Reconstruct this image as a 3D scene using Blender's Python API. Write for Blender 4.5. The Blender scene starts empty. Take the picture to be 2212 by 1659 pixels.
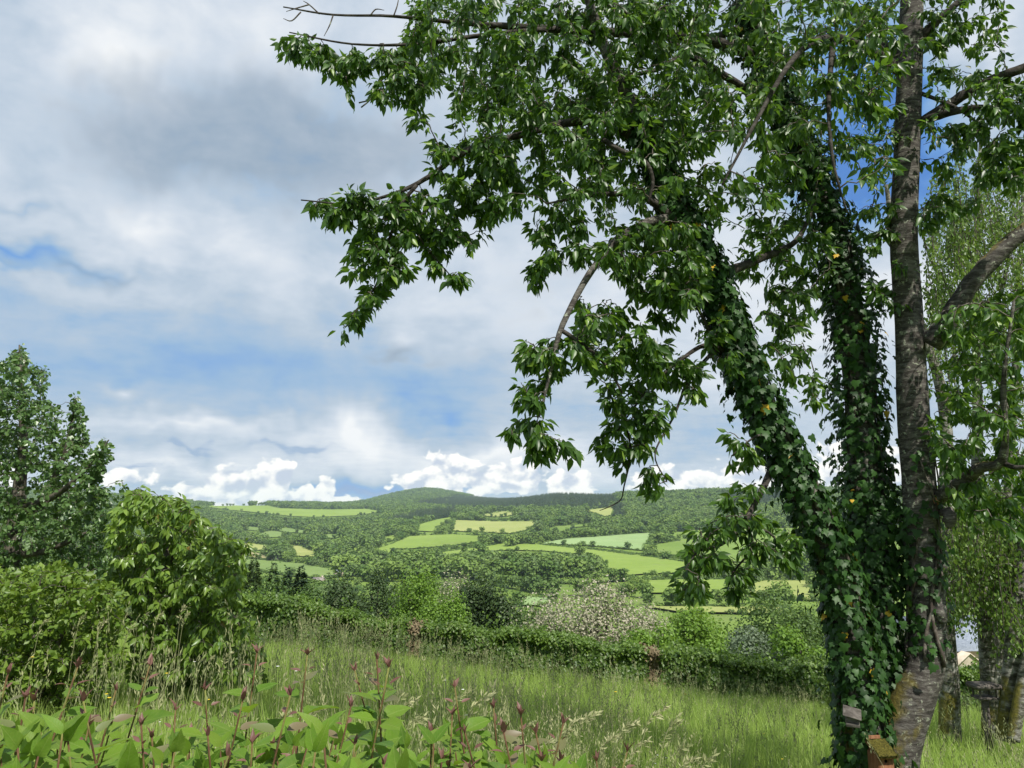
import bpy, math, random
import numpy as np
from mathutils import Vector, Matrix
from mathutils.geometry import delaunay_2d_cdt

rng = np.random.default_rng(7)
random.seed(7)
SC = bpy.context.scene
COL = SC.collection
# ------------------------------------------------------------------ camera
EYE = np.array([0.0, 0.0, 1.6])
FPX = 1655.0                      # focal length for a 2212 x 1659 picture
PITCH = math.atan((1100 - 829.5) / FPX)
CP, SP = math.cos(PITCH), math.sin(PITCH)
cam_d = bpy.data.cameras.new('camera')
cam_d.sensor_width = 36.0
cam_d.lens = 36.0 * FPX / 2212.0
cam_d.clip_start = 0.05
cam_d.clip_end = 40000
cam = bpy.data.objects.new('camera', cam_d)
COL.objects.link(cam)
cam.location = EYE
cam.rotation_euler = (math.pi / 2 + PITCH, 0, 0)
SC.camera = cam
SC.view_settings.view_transform = 'Standard'
SC.view_settings.look = 'None'
SC.view_settings.exposure = 0.5
SC.view_settings.gamma = 1.0
SC.view_settings.use_curve_mapping = False
SC.render.engine = 'CYCLES'
SC.cycles.max_bounces = 7
SC.cycles.diffuse_bounces = 3
SC.cycles.glossy_bounces = 2
SC.cycles.transmission_bounces = 5
SC.cycles.volume_bounces = 1
SC.cycles.transparent_max_bounces = 4
SC.cycles.caustics_reflective = False
SC.cycles.caustics_refractive = False
SC.cycles.sample_clamp_indirect = 4.0

# ------------------------------------------------------------------ sun
SUN_EL, SUN_AZ = math.radians(54), math.radians(148)     # azimuth clockwise from +Y (view direction): high behind the right shoulder
sd = np.array([math.sin(SUN_AZ) * math.cos(SUN_EL), math.cos(SUN_AZ) * math.cos(SUN_EL), math.sin(SUN_EL)])
sl = bpy.data.lights.new('sun', 'SUN')
sl.energy = 4.6
sl.angle = math.radians(0.53)
sl.color = (1.0, 0.955, 0.88)
so = bpy.data.objects.new('sun', sl)
COL.objects.link(so)
so.rotation_euler = Vector(-sd).to_track_quat('-Z', 'Y').to_euler()
so.location = (20, -20, 40)


def ray(px, py):
    xc, yc = (px - 1106.0) / FPX, (829.5 - py) / FPX
    return xc, CP - yc * SP, SP + yc * CP


def at(px, py, Y):
    x, y, z = ray(px, py)
    t = Y / y
    return np.array([x * t, Y, EYE[2] + z * t])


def project(P):
    P = np.asarray(P, float)
    d = P - EYE
    depth = d[..., 1] * CP + d[..., 2] * SP
    up = -d[..., 1] * SP + d[..., 2] * CP
    depth = np.maximum(depth, 1e-3)
    return 1106 + FPX * d[..., 0] / depth, 829.5 - FPX * up / depth


# ------------------------------------------------------------------ world: Nishita sky behind a veil of cloud
world = bpy.data.worlds.new('World')
SC.world = world
world.use_nodes = True
WT = world.node_tree
WT.nodes.clear()


class NT:
    """small helper that writes math nodes"""
    def __init__(s, t):
        s.t = t

    def node(s, typ, **kw):
        n = s.t.nodes.new(typ)
        for k, v in kw.items():
            setattr(n, k, v)
        return n

    def put(s, sock, v):
        if isinstance(v, bpy.types.NodeSocket):
            s.t.links.new(v, sock)
        else:
            sock.default_value = v

    def m(s, op, a, b=None, c=None, clamp=False):
        n = s.node('ShaderNodeMath', operation=op, use_clamp=clamp)
        s.put(n.inputs[0], a)
        if b is not None:
            s.put(n.inputs[1], b)
        if c is not None:
            s.put(n.inputs[2], c)
        return n.outputs[0]

    def add(s, a, b): return s.m('ADD', a, b)
    def sub(s, a, b): return s.m('SUBTRACT', a, b)
    def mul(s, a, b): return s.m('MULTIPLY', a, b)

    def sstep(s, v, lo, hi, a=0.0, b=1.0):
        n = s.node('ShaderNodeMapRange', interpolation_type='SMOOTHSTEP')
        s.put(n.inputs[0], v)
        s.put(n.inputs[1], lo); s.put(n.inputs[2], hi); s.put(n.inputs[3], a); s.put(n.inputs[4], b)
        return n.outputs[0]

    def noise(s, vec, scale, detail=4.0, rough=0.55, dist=0.0, typ='FBM'):
        n = s.node('ShaderNodeTexNoise')
        n.noise_type = typ
        if vec is not None:
            s.t.links.new(vec, n.inputs['Vector'])
        n.inputs['Scale'].default_value = scale
        n.inputs['Detail'].default_value = detail
        n.inputs['Roughness'].default_value = rough
        n.inputs['Distortion'].default_value = dist
        return n.outputs[0]

    def vec(s, x, y, z):
        n = s.node('ShaderNodeCombineXYZ')
        for i, v in enumerate((x, y, z)):
            s.put(n.inputs[i], v)
        return n.outputs[0]

    def ramp(s, v, stops, interp='LINEAR'):
        n = s.node('ShaderNodeValToRGB')
        cr = n.color_ramp
        cr.interpolation = interp
        while len(cr.elements) < len(stops):
            cr.elements.new(0.5)
        for e, (p, c) in zip(cr.elements, stops):
            e.position = p
            e.color = (*c, 1)
        s.put(n.inputs[0], v)
        return n.outputs[0]

    def mix(s, f, a, b, typ='MIX'):
        n = s.node('ShaderNodeMix', data_type='RGBA', blend_type=typ)
        s.put(n.inputs[0], f)
        s.put(n.inputs[6], a if isinstance(a, bpy.types.NodeSocket) else (*a, 1))
        s.put(n.inputs[7], b if isinstance(b, bpy.types.NodeSocket) else (*b, 1))
        return n.outputs[2]


W = NT(WT)
tc = W.node('ShaderNodeTexCoord')
sep = W.node('ShaderNodeSeparateXYZ')
WT.links.new(tc.outputs['Generated'], sep.inputs[0])
wx, wy, wz = sep.outputs
D2 = 180 / math.pi
az = W.mul(W.m('ARCTAN2', wx, wy), D2)
el = W.mul(W.m('ARCSINE', wz), D2)


def azel(px, py):
    x, y, z = ray(px, py)
    return math.degrees(math.atan2(x, y)), math.degrees(math.atan2(z, math.hypot(x, y)))


k = W.m('MAXIMUM', W.add(wz, 0.10), 0.03)          # flat cloud deck seen in perspective
deck = W.vec(W.m('DIVIDE', wx, k), W.m('DIVIDE', wy, k), 0.0)
sph = W.vec(az, el, 0.0)
n_big = W.sub(W.noise(deck, 1.1, 5, 0.58, 0.2), 0.5)
n_fine = W.sub(W.noise(deck, 5.0, 5, 0.62, 0.2), 0.5)
n_warp = W.sub(W.noise(sph, 0.09, 4, 0.6), 0.5)
n_warp2 = W.sub(W.noise(W.vec(el, az, 3.3), 0.09, 4, 0.6), 0.5)
n_puff = W.sub(W.noise(W.vec(az, W.mul(el, 1.5), 9.0), 0.16, 5, 0.55, 0.3), 0.5)
azw = W.add(az, W.mul(n_warp, 14.0))
elw = W.add(el, W.mul(n_warp2, 9.0))


vw = W.vec(azw, elw, 0.0)


def blob(px, py, sx, sy, a, acc=None, V=None):
    """soft patch of cloud (or of clear sky) round one direction of the sky"""
    u0, v0 = azel(px, py)
    k = 1.9 / 28.9          # degrees per pixel of the 2212 picture, times the reach of the patch
    ix, iy = 1 / (sx * k), 1 / (sy * k)
    n = W.node('ShaderNodeVectorMath', operation='MULTIPLY_ADD')
    W.put(n.inputs[0], V or vw)
    n.inputs[1].default_value = (ix, iy, 0)
    n.inputs[2].default_value = (-u0 * ix, -v0 * iy, 0)
    g = W.node('ShaderNodeTexGradient', gradient_type='QUADRATIC_SPHERE')
    WT.links.new(n.outputs[0], g.inputs[0])
    if acc is None:
        return W.mul(g.outputs[1], a)
    return W.m('MULTIPLY_ADD', g.outputs[1], a, acc)


calm = W.sub(1.0, blob(500, 800, 700, 100, .75))          # smooth even band low in the sky
L = W.add(W.mul(W.add(W.add(W.mul(n_big, 0.32), W.mul(n_fine, 0.26)), W.mul(n_puff, .62)), calm), 0.55)
for b in [(240, 100, 150, 90, .40), (560, 40, 360, 90, .22), (40, 250, 110, 260, .05),
          (60, 532, 250, 18, -.36), (60, 556, 130, 12, -.22), (70, 452, 110, 12, -.22), (370, 500, 120, 60, .30), (640, 570, 260, 70, .12),
          (1000, 520, 260, 130, .14), (420, 780, 680, 115, -.28), (900, 790, 280, 60, -.12), (150, 620, 260, 60, -.10), (870, 700, 120, 70, .22), (240, 825, 50, 20, .3), (1500, 620, 330, 300, .28),
          (790, 900, 90, 60, .45), (850, 945, 120, 40, .35), (420, 905, 330, 22, .34), (450, 985, 300, 30, .30), (960, 880, 90, 60, -.22), (820, 1050, 230, 26, -.60), (1160, 900, 150, 45, -.16),
          (1880, 340, 170, 240, -.85), (1980, 610, 190, 110, .40), (1050, 985, 200, 34, .36), (1550, 900, 250, 60, -.14), (2150, 120, 120, 120, .3), (1300, 1000, 500, 26, .2)]:
    L = blob(*b, acc=L)
veil = W.ramp(L, [(0.04, (.05, .17, .48)), (0.19, (.125, .265, .53)), (0.34, (.235, .352, .505)), (0.50, (.345, .418, .505)),
                  (0.68, (.465, .516, .582)), (0.95, (.66, .675, .69))])
# grey undersides of the nearer cloud masses
gr = blob(430, 290, 300, 130, .9)
gr = blob(760, 320, 380, 130, .9, acc=gr)
gr = blob(600, 180, 300, 90, .35, acc=gr)
gr = blob(860, 735, 120, 40, .8, acc=gr)
gr = blob(1350, 560, 300, 90, .6, acc=gr)
gr = blob(230, 560, 170, 20, .5, acc=gr)
gr = W.sstep(W.add(gr, W.add(W.mul(n_puff, 1.5), W.mul(n_fine, .6))), .20, .75)
veil = W.mix(W.mul(gr, .95), veil, W.mix(1.0, veil, (.70, .735, .77), 'MULTIPLY'))
# thin dark streaks of near cloud in front of the white band
st = W.m('MAXIMUM', blob(440, 945, 75, 12, 1.0), W.m('MAXIMUM', blob(660, 945, 130, 14, 1.0), blob(360, 985, 90, 10, .8)))
st = W.m('MAXIMUM', st, blob(1150, 960, 150, 12, .7))
st = W.sstep(W.add(st, W.mul(n_fine, 1.1)), 0.35, 0.8)
veil = W.mix(W.mul(st, .8), veil, (.24, .33, .47))
# heaped clouds along the horizon
n_c1 = W.noise(W.vec(W.mul(az, 1.0), W.mul(el, 1.3), 1.7), 0.62, 3, 0.48, 0.2)
n_c2 = W.noise(W.vec(W.add(az, -0.55), W.add(W.mul(el, 1.3), 0.6), 1.7), 0.62, 3, 0.48, 0.2)
cum = None
for b in [(415, 1068, 50, 34, 1.15), (490, 1056, 85, 40, 1.2), (565, 1048, 75, 50, 1.25), (606, 1030, 36, 44, 1.2), (560, 1085, 220, 22, 1.2),
          (662, 1062, 26, 34, 1.1), (700, 1060, 30, 32, 1.1), (690, 1085, 60, 20, 1.1), (900, 1040, 70, 30, 1), (975, 1020, 80, 56, 1.1), (1060, 1040, 100, 36, 1.1), (1130, 1030, 80, 44, 1.1), (1225, 1044, 80, 32, 1.05),
          (1480, 1045, 150, 40, 1.1), (1640, 1030, 120, 48, 1.1), (1900, 1020, 180, 60, 1.1), (250, 1030, 90, 30, .7), (-200, 1030, 260, 60, 1), (2500, 1020, 240, 60, 1)]:
    q = blob(*b, V=sph)
    cum = q if cum is None else W.m('MAXIMUM', cum, q)
dens = W.add(cum, W.mul(W.mul(W.sub(n_c1, 0.5), 1.5), W.sstep(cum, 0.0, 0.25)))
mask = W.sstep(dens, 0.30, 0.44)
mask = W.mul(mask, W.sstep(el, -1.5, 0.4))
lit = W.sstep(W.add(W.mul(W.sub(n_c1, n_c2), 3.2), W.mul(W.sub(dens, 0.5), -.55)), -0.55, 0.25)
cumc = W.mix(lit, (.42, .47, .56), (.80, .785, .75))
skyc = W.mix(mask, veil, cumc)
sky = W.node('ShaderNodeTexSky', sky_type='NISHITA')
sky.sun_disc = False
sky.sun_elevation = SUN_EL
sky.sun_rotation = SUN_AZ
sky.altitude = 400
bg1 = W.node('ShaderNodeBackground')
WT.links.new(sky.outputs[0], bg1.inputs[0])
bg1.inputs[1].default_value = 0.10
bg2 = W.node('ShaderNodeBackground')
WT.links.new(skyc, bg2.inputs[0])
bg2.inputs[1].default_value = 1.0
cover = W.m('MAXIMUM', W.sstep(L, -0.05, 0.34, 0.72, 1.0), mask)
mx = W.node('ShaderNodeMixShader')
WT.links.new(cover, mx.inputs[0])
WT.links.new(bg1.outputs[0], mx.inputs[1])
WT.links.new(bg2.outputs[0], mx.inputs[2])
wo = W.node('ShaderNodeOutputWorld')
WT.links.new(mx.outputs[0], wo.inputs[0])
world.cycles.sampling_method = 'NONE'

# ------------------------------------------------------------------ materials
MATS = {}


def newmat(name):
    m = bpy.data.materials.new(name)
    m.use_nodes = True
    m.node_tree.nodes.clear()
    MATS[name] = m
    return m, NT(m.node_tree)


def finish(T, shader):
    o = T.node('ShaderNodeOutputMaterial')
    T.t.links.new(shader, o.inputs[0])


def principled(T, col, rough=0.6, spec=0.3, normal=None, trans=None):
    p = T.node('ShaderNodeBsdfPrincipled')
    T.put(p.inputs['Base Color'], col if isinstance(col, bpy.types.NodeSocket) else (*col, 1))
    T.put(p.inputs['Roughness'], rough)
    p.inputs['Specular IOR Level'].default_value = spec
    if normal is not None:
        T.t.links.new(normal, p.inputs['Normal'])
    return p.outputs[0]


def leafmat(name, dark, light, trans, fac=0.35, rough=0.42, spec=0.45, odd=None, oddp=0.0, inst=False, veins=False):
    """leaf: tint attribute runs from dark to light, light shines through"""
    m, T = newmat(name)
    a = T.node('ShaderNodeAttribute', attribute_name='tint')
    v = a.outputs['Fac']
    if inst:
        oi = T.node('ShaderNodeObjectInfo')
        v = T.add(T.mul(v, 0.40), T.mul(oi.outputs['Random'], 0.60))
        hue = T.m('FRACT', T.mul(oi.outputs['Random'], 17.3))
    stops = [(0.0, dark), (1.0 - oddp - 0.001, light)]
    if odd:
        stops += [(1.0 - oddp, odd)]
    col = T.ramp(v, stops)
    if inst and name.startswith('far'):
        col = T.mix(T.mul(T.sstep(hue, .55, 1.0), .55), col, (.10, .145, .065))
        col = T.mix(T.mul(T.sstep(hue, .0, .22, 1.0, 0.0), .5), col, (.035, .075, .030))
    bmp = None
    if veins:
        tco = T.node('ShaderNodeTexCoord')
        sx = T.node('ShaderNodeSeparateXYZ')
        T.t.links.new(tco.outputs['Object'], sx.inputs[0])
        ax = T.m('ABSOLUTE', sx.outputs[0])
        rib = T.sstep(ax, .004, .016, 1.0, 0.0)
        vein = T.sstep(T.m('SINE', T.mul(T.sub(sx.outputs[1], T.mul(ax, .9)), 52.0)), .86, 1.0)
        blot = T.noise(tco.outputs['Object'], 5.0, 4, .6)
        oi2 = T.node('ShaderNodeObjectInfo')
        col = T.mix(T.mul(T.sstep(T.add(blot, T.mul(oi2.outputs['Random'], .4)), .45, .95), .45), col, (.20, .26, .05))
        col = T.mix(T.m('MAXIMUM', T.mul(rib, .55), T.mul(vein, .22)), col, (.24, .33, .08))
        bn = T.node('ShaderNodeBump')
        bn.inputs['Strength'].default_value = .35
        bn.inputs['Distance'].default_value = .004
        T.t.links.new(T.sub(T.mul(blot, .6), T.add(rib, T.mul(vein, .6))), bn.inputs['Height'])
        bmp = bn.outputs[0]
    base = principled(T, col, rough, spec, bmp)
    tr = T.node('ShaderNodeBsdfTranslucent')
    tcol = T.mix(0.6, col, trans)
    T.t.links.new(tcol, tr.inputs[0])
    mx = T.node('ShaderNodeMixShader')
    mx.inputs[0].default_value = fac
    T.t.links.new(base, mx.inputs[1])
    T.t.links.new(tr.outputs[0], mx.inputs[2])
    finish(T, mx.outputs[0])
    return m


leafmat('cherry_leaf', (.018, .050, .009), (.078, .162, .022), (.22, .40, .03), .36, .40, .45, (.17, .27, .035), .10)
leafmat('ivy_leaf', (.009, .028, .007), (.042, .105, .018), (.12, .28, .03), .18, .46, .20, (.50, .32, .03), .0012)
leafmat('aspen_leaf', (.042, .095, .028), (.13, .215, .062), (.25, .40, .06), .30, .36, .5)
leafmat('young_cherry_leaf', (.07, .15, .025), (.20, .30, .045), (.30, .42, .04), .36, .36, .5, (.24, .17, .04), .03)
leafmat('shrub_leaf', (.060, .125, .018), (.165, .245, .032), (.30, .42, .03), .30, .45, .4)
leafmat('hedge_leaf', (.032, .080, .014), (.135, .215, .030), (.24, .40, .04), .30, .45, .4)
leafmat('dead_leaf', (.11, .085, .05), (.23, .185, .11), (.2, .12, .06), .1, .8, .1)
leafmat('birch_leaf', (.055, .115, .022), (.165, .255, .05), (.32, .46, .06), .40, .4, .4)
leafmat('blossom', (.23, .22, .14), (.43, .40, .30), (.42, .40, .28), .25, .6, .15, (.13, .18, .06), .42)
leafmat('bright_leaf', (.07, .14, .016), (.17, .29, .035), (.30, .46, .04), .32, .5, .3)
leafmat('mid_leaf', (.040, .085, .020), (.10, .165, .035), (.2, .3, .04), .28, .5, .3)
leafmat('dark_leaf', (.026, .055, .018), (.065, .105, .030), (.14, .2, .03), .25, .5, .3)
leafmat('grey_leaf', (.075, .11, .06), (.17, .22, .13), (.22, .28, .13), .25, .5, .3)
leafmat('conifer_needle', (.014, .034, .018), (.035, .066, .030), (.06, .1, .03), .12, .6, .2)
leafmat('far_leaf', (.055, .120, .026), (.215, .305, .065), (.16, .26, .04), .25, .6, .2, inst=True)
leafmat('far_needle', (.030, .062, .030), (.062, .105, .045), (.06, .1, .04), .12, .6, .2, inst=True)
leafmat('grass_blade', (.20, .325, .05), (.44, .55, .16), (.48, .60, .11), .45, .5, .3, inst=True)
leafmat('straw', (.24, .27, .11), (.44, .42, .24), (.45, .42, .25), .3, .6, .2, inst=True)
leafmat('seed_head', (.16, .20, .07), (.32, .33, .17), (.25, .24, .14), .2, .7, .2, inst=True)
leafmat('stalk_leaf', (.055, .135, .016), (.145, .255, .026), (.32, .48, .03), .40, .5, .22, veins=True)
leafmat('young_stalk_leaf', (.12, .17, .05), (.17, .12, .075), (.35, .22, .12), .3, .45, .4)
leafmat('bud', (.12, .055, .045), (.21, .115, .09), (.28, .12, .08), .25, .5, .3)
leafmat('petal_yellow', (.75, .55, .02), (.80, .62, .03), (.7, .5, .03), .25, .4, .4)
leafmat('petal_white', (.75, .75, .70), (.82, .82, .78), (.7, .7, .65), .25, .6, .2)


def bark(name, cols, scale=(5, 5, 18), lichen=(.34, .36, .27), lich=.58, moss=None, bump=.5):
    m, T = newmat(name)
    t = T.node('ShaderNodeTexCoord')
    mp = T.node('ShaderNodeMapping')
    mp.inputs['Scale'].default_value = scale
    T.t.links.new(t.outputs['Object'], mp.inputs[0])
    v = mp.outputs[0]
    n1 = T.noise(v, 2.0, 8, .68, .4)
    n2 = T.noise(t.outputs['Object'], 24.0, 6, .66, .4)
    n3 = T.noise(t.outputs['Object'], 3.0, 4, .6, .3)
    col = T.ramp(n1, [(.30, cols[0]), (.47, cols[1]), (.62, cols[2])])
    col = T.mix(T.mul(T.sstep(n2, lich - .03, lich + .06), .85), col, lichen)
    if moss:
        g = T.node('ShaderNodeNewGeometry')
        s_ = T.node('ShaderNodeSeparateXYZ')
        T.t.links.new(g.outputs['Normal'], s_.inputs[0])
        sp = T.node('ShaderNodeSeparateXYZ')
        T.t.links.new(g.outputs['Position'], sp.inputs[0])
        up = T.add(s_.outputs[2], T.mul(s_.outputs[0], -.25))
        low = T.sstep(sp.outputs[2], moss[1], moss[2], 1.0, moss[3])
        f = T.sstep(T.add(T.add(up, T.mul(T.sub(n3, .5), 2.4)), T.mul(low, .8)), .75, 1.15)
        mc = T.ramp(n2, [(.3, (.05, .045, .012)), (.6, moss[0])])
        col = T.mix(T.mul(f, .9), col, mc)
    b = T.node('ShaderNodeBump')
    b.inputs['Strength'].default_value = bump
    b.inputs['Distance'].default_value = .03
    T.t.links.new(T.add(n1, T.mul(n2, .6)), b.inputs['Height'])
    finish(T, principled(T, col, .85, .2, b.outputs[0]))
    return m


bark('cherry_bark', ((.016, .014, .012), (.055, .048, .042), (.135, .125, .11)), lich=.60, moss=((.16, .13, .025), -.2, 1.0, -.3))
bark('branch_bark', ((.012, .010, .008), (.032, .027, .022), (.075, .066, .058)), (6, 6, 10), lich=.66, bump=.5)
bark('twig_bark', ((.03, .024, .02), (.07, .055, .045), (.16, .14, .12)), (6, 6, 6), lich=.62, bump=.2)
bark('birch_bark', ((.02, .018, .015), (.075, .07, .055), (.30, .29, .26)), (4, 4, 10), (.14, .15, .08), .58, ((.16, .14, .02), -1.2, .6, -.6))
bark('grey_bark', ((.03, .026, .02), (.075, .065, .05), (.14, .125, .10)), (6, 6, 3), lich=.64)
bark('weathered_wood', ((.035, .03, .025), (.085, .075, .065), (.14, .125, .11)), (6, 6, 40), lich=.7, bump=.2)
bark('cut_wood', ((.22, .09, .05), (.34, .16, .09), (.42, .24, .15)), (20, 20, 20), lich=.9, bump=.1)
bark('cedar_wood', ((.09, .038, .018), (.17, .075, .035), (.23, .115, .06)), (30, 30, 3), lich=.75, bump=.2)
bark('moss', ((.035, .035, .008), (.09, .08, .012), (.14, .125, .022)), (25, 25, 25), (.18, .15, .05), .66, bump=1.0)
bark('red_stem', ((.05, .022, .018), (.11, .06, .03), (.17, .18, .05)), (6, 6, 5), lich=.95, bump=.1)
bark('slate', ((.13, .15, .19), (.20, .23, .28), (.26, .29, .34)), (3, 3, 12), (.3, .33, .36), .6, bump=.3)
bark('render_wall', ((.40, .33, .25), (.47, .40, .31), (.52, .45, .37)), (2, 2, 2), (.5, .45, .36), .7, bump=.1)
bark('tile_roof', ((.16, .13, .12), (.24, .20, .19), (.33, .29, .28)), (1, 1, 3), (.35, .33, .32), .6, bump=.2)
bark('white_wall', ((.60, .57, .50), (.70, .67, .60), (.78, .75, .70)), (1, 1, 1), (.6, .55, .45), .75, bump=.1)
bark('dark_glass', ((.02, .022, .025), (.03, .032, .036), (.04, .042, .046)), (1, 1, 1), (.04, .04, .04), .9, bump=0)


def grassland(name, c1, c2, c3, stripe=0.10, sc=1.0, patch=(.2, .2, .1), pf=.25):
    m, T = newmat(name)
    g = T.node('ShaderNodeNewGeometry')
    P = g.outputs['Position']
    n1 = T.noise(P, .012 * sc, 6, .62, .3)
    n2 = T.noise(P, .16 * sc, 5, .62)
    n3 = T.noise(P, 1.7 * sc, 5, .7)
    v = T.add(T.add(T.mul(n1, .5), T.mul(n2, .32)), T.mul(n3, .18))
    col = T.ramp(v, [(.36, c1), (.5, c2), (.63, c3)])
    col = T.mix(T.mul(T.sstep(T.noise(P, .03 * sc, 5, .65, 1.0), .53, .68), pf), col, patch)
    if stripe:
        s_ = T.node('ShaderNodeSeparateXYZ')
        T.t.links.new(P, s_.inputs[0])
        ph = T.add(T.add(T.mul(s_.outputs[0], .9), T.mul(s_.outputs[1], .45)), T.mul(n1, 30))
        w = T.m('SINE', T.mul(ph, .30))
        col = T.mix(T.mul(T.sstep(w, .6, 1.0), stripe), col, c1)
    b = T.node('ShaderNodeBump')
    b.inputs['Strength'].default_value = .5
    b.inputs['Distance'].default_value = .4
    T.t.links.new(T.add(n2, n3), b.inputs['Height'])
    finish(T, principled(T, col, .9, .1, b.outputs[0]))
    return m


grassland('ground', (.10, .165, .028), (.135, .205, .038), (.17, .24, .05))
grassland('field_bright', (0.151, 0.218, 0.040), (0.185, 0.263, 0.050), (0.224, 0.297, 0.067))
grassland('field_green', (0.118, 0.185, 0.036), (0.146, 0.218, 0.045), (0.179, 0.252, 0.058))
grassland('field_pale', (0.190, 0.280, 0.106), (0.224, 0.319, 0.129), (0.269, 0.358, 0.157), .22)
grassland('field_dull', (.13, .195, .055), (.155, .225, .065), (.185, .25, .08))
grassland('field_hay', (0.224, 0.263, 0.073), (0.269, 0.302, 0.095), (0.325, 0.336, 0.123), patch=(.30, .27, .13))
grassland('field_tan', (.24, .225, .105), (.29, .265, .13), (.33, .30, .16))
grassland('lane', (.26, .25, .22), (.32, .31, .28), (.38, .36, .33), sc=5, pf=0)

# ------------------------------------------------------------------ mesh helpers


def mesh_np(name, V, F, mat, tint=None, smooth=False):
    V = np.asarray(V, np.float32)
    F = np.asarray(F, np.int32)
    me = bpy.data.meshes.new(name)
    n, kk = F.shape
    me.vertices.add(len(V))
    me.vertices.foreach_set('co', V.ravel())
    me.loops.add(n * kk)
    me.loops.foreach_set('vertex_index', F.ravel())
    me.polygons.add(n)
    me.polygons.foreach_set('loop_start', np.arange(0, n * kk, kk, dtype=np.int32))
    if smooth:
        me.polygons.foreach_set('use_smooth', np.ones(n, bool))
    me.update(calc_edges=True)
    for m in (mat if isinstance(mat, (list, tuple)) else [mat]):
        me.materials.append(MATS[m])
    if tint is not None:
        a = me.attributes.new('tint', 'FLOAT', 'POINT')
        a.data.foreach_set('value', np.asarray(tint, np.float32))
    return me


def link(name, data, parent=None, loc=None):
    o = bpy.data.objects.new(name, data)
    COL.objects.link(o)
    if parent is not None:
        o.parent = parent
    if loc is not None:
        o.location = loc
    return o


def tag(o, label=None, cat=None, group=None, kind=None):
    if label: o['label'] = label
    if cat: o['category'] = cat
    if group: o['group'] = group
    if kind: o['kind'] = kind
    return o


def thing(name, label, cat, loc, group=None, rz=0.0):
    o = link(name, None, None, tuple(float(v) for v in loc))
    o.empty_display_size = .1
    o.rotation_euler = (0, 0, rz)
    return tag(o, label, cat, group)


def unit(v):
    return v / np.maximum(np.linalg.norm(v, axis=-1, keepdims=True), 1e-9)


# leaf shapes: x across, y along, z up; triangles
def leaf_shape(w, bend=.12, fold=.08, seg=3):
    ys = np.linspace(0, 1, seg + 2)
    V, F = [], []
    for i, y in enumerate(ys):
        hw = w * math.sin(math.pi * min(1, y ** .72)) * (1.06 - .22 * y) * .52 if 0 < y < 1 else 0
        zc = -bend * y * y
        if hw == 0:
            V.append([(0, y, zc)])
        else:
            V.append([(-hw, y, zc + fold * hw * 4), (0, y, zc), (hw, y, zc + fold * hw * 4)])
    flat, start = [], []
    for r in V:
        start.append(len(flat))
        flat += r
    for i in range(len(V) - 1):
        a, b = start[i], start[i + 1]
        if len(V[i]) == 1:
            F += [(a, b + 1, b), (a, b + 2, b + 1)]
        elif len(V[i + 1]) == 1:
            F += [(a, a + 1, b), (a + 1, a + 2, b)]
        else:
            for j in (0, 1):
                F += [(a + j, a + j + 1, b + j + 1), (a + j, b + j + 1, b + j)]
    return np.array(flat, float), np.array(F)


CHERRY = leaf_shape(.44, .20, .10, 3)
BIG = leaf_shape(.50, .22, .07, 6)
SMALL = (np.array([(0, 0, 0), (-.32, .5, .08), (0, 1, -.08), (.32, .5, .08)], float), np.array([(0, 3, 2), (0, 2, 1)]))
ROUND = (np.array([(0, 0, 0), (-.42, .35, .06), (-.25, .8, .0), (0, 1, -.1), (.25, .8, 0), (.42, .35, .06)], float),
         np.array([(0, 5, 4), (0, 4, 3), (0, 3, 2), (0, 2, 1)]))
SPIKE = (np.array([(0, 0, 0), (-.13, .5, .04), (0, 1, 0), (.13, .5, .04)], float), np.array([(0, 3, 2), (0, 2, 1)]))
_iv = np.array([(0, .22, .06), (0, 0, 0), (.30, -.10, -.02), (.50, .16, -.08), (.30, .36, .0), (.34, .58, -.04), (.14, .66, .0), (0, 1.0, -.12),
                (-.14, .66, 0), (-.34, .58, -.04), (-.30, .36, 0), (-.50, .16, -.08), (-.30, -.10, -.02)], float)
IVY = (_iv, np.array([(0, i, i + 1) for i in range(1, 12)] + [(0, 12, 1)]))
CARD = (np.array([(-.5, 0, 0), (.42, .06, .10), (.5, .9, -.05), (-.1, 1.1, .12), (-.55, .7, 0)], float),
        np.array([(0, 1, 2), (0, 2, 3), (0, 3, 4)]))


def leaves_np(shape, pos, d, n, size, tint):
    T, F = shape
    d = unit(np.asarray(d, float))
    s = unit(np.cross(d, n))
    n = np.cross(s, d)
    N = len(pos)
    size = np.asarray(size).reshape(N, 1, 1)
    V = (T[None, :, 0:1] * s[:, None] + T[None, :, 1:2] * d[:, None] + T[None, :, 2:3] * n[:, None]) * size + np.asarray(pos)[:, None]
    FF = F[None] + (np.arange(N) * len(T))[:, None, None]
    return V.reshape(-1, 3), FF.reshape(-1, 3), np.repeat(tint, len(T))


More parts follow.
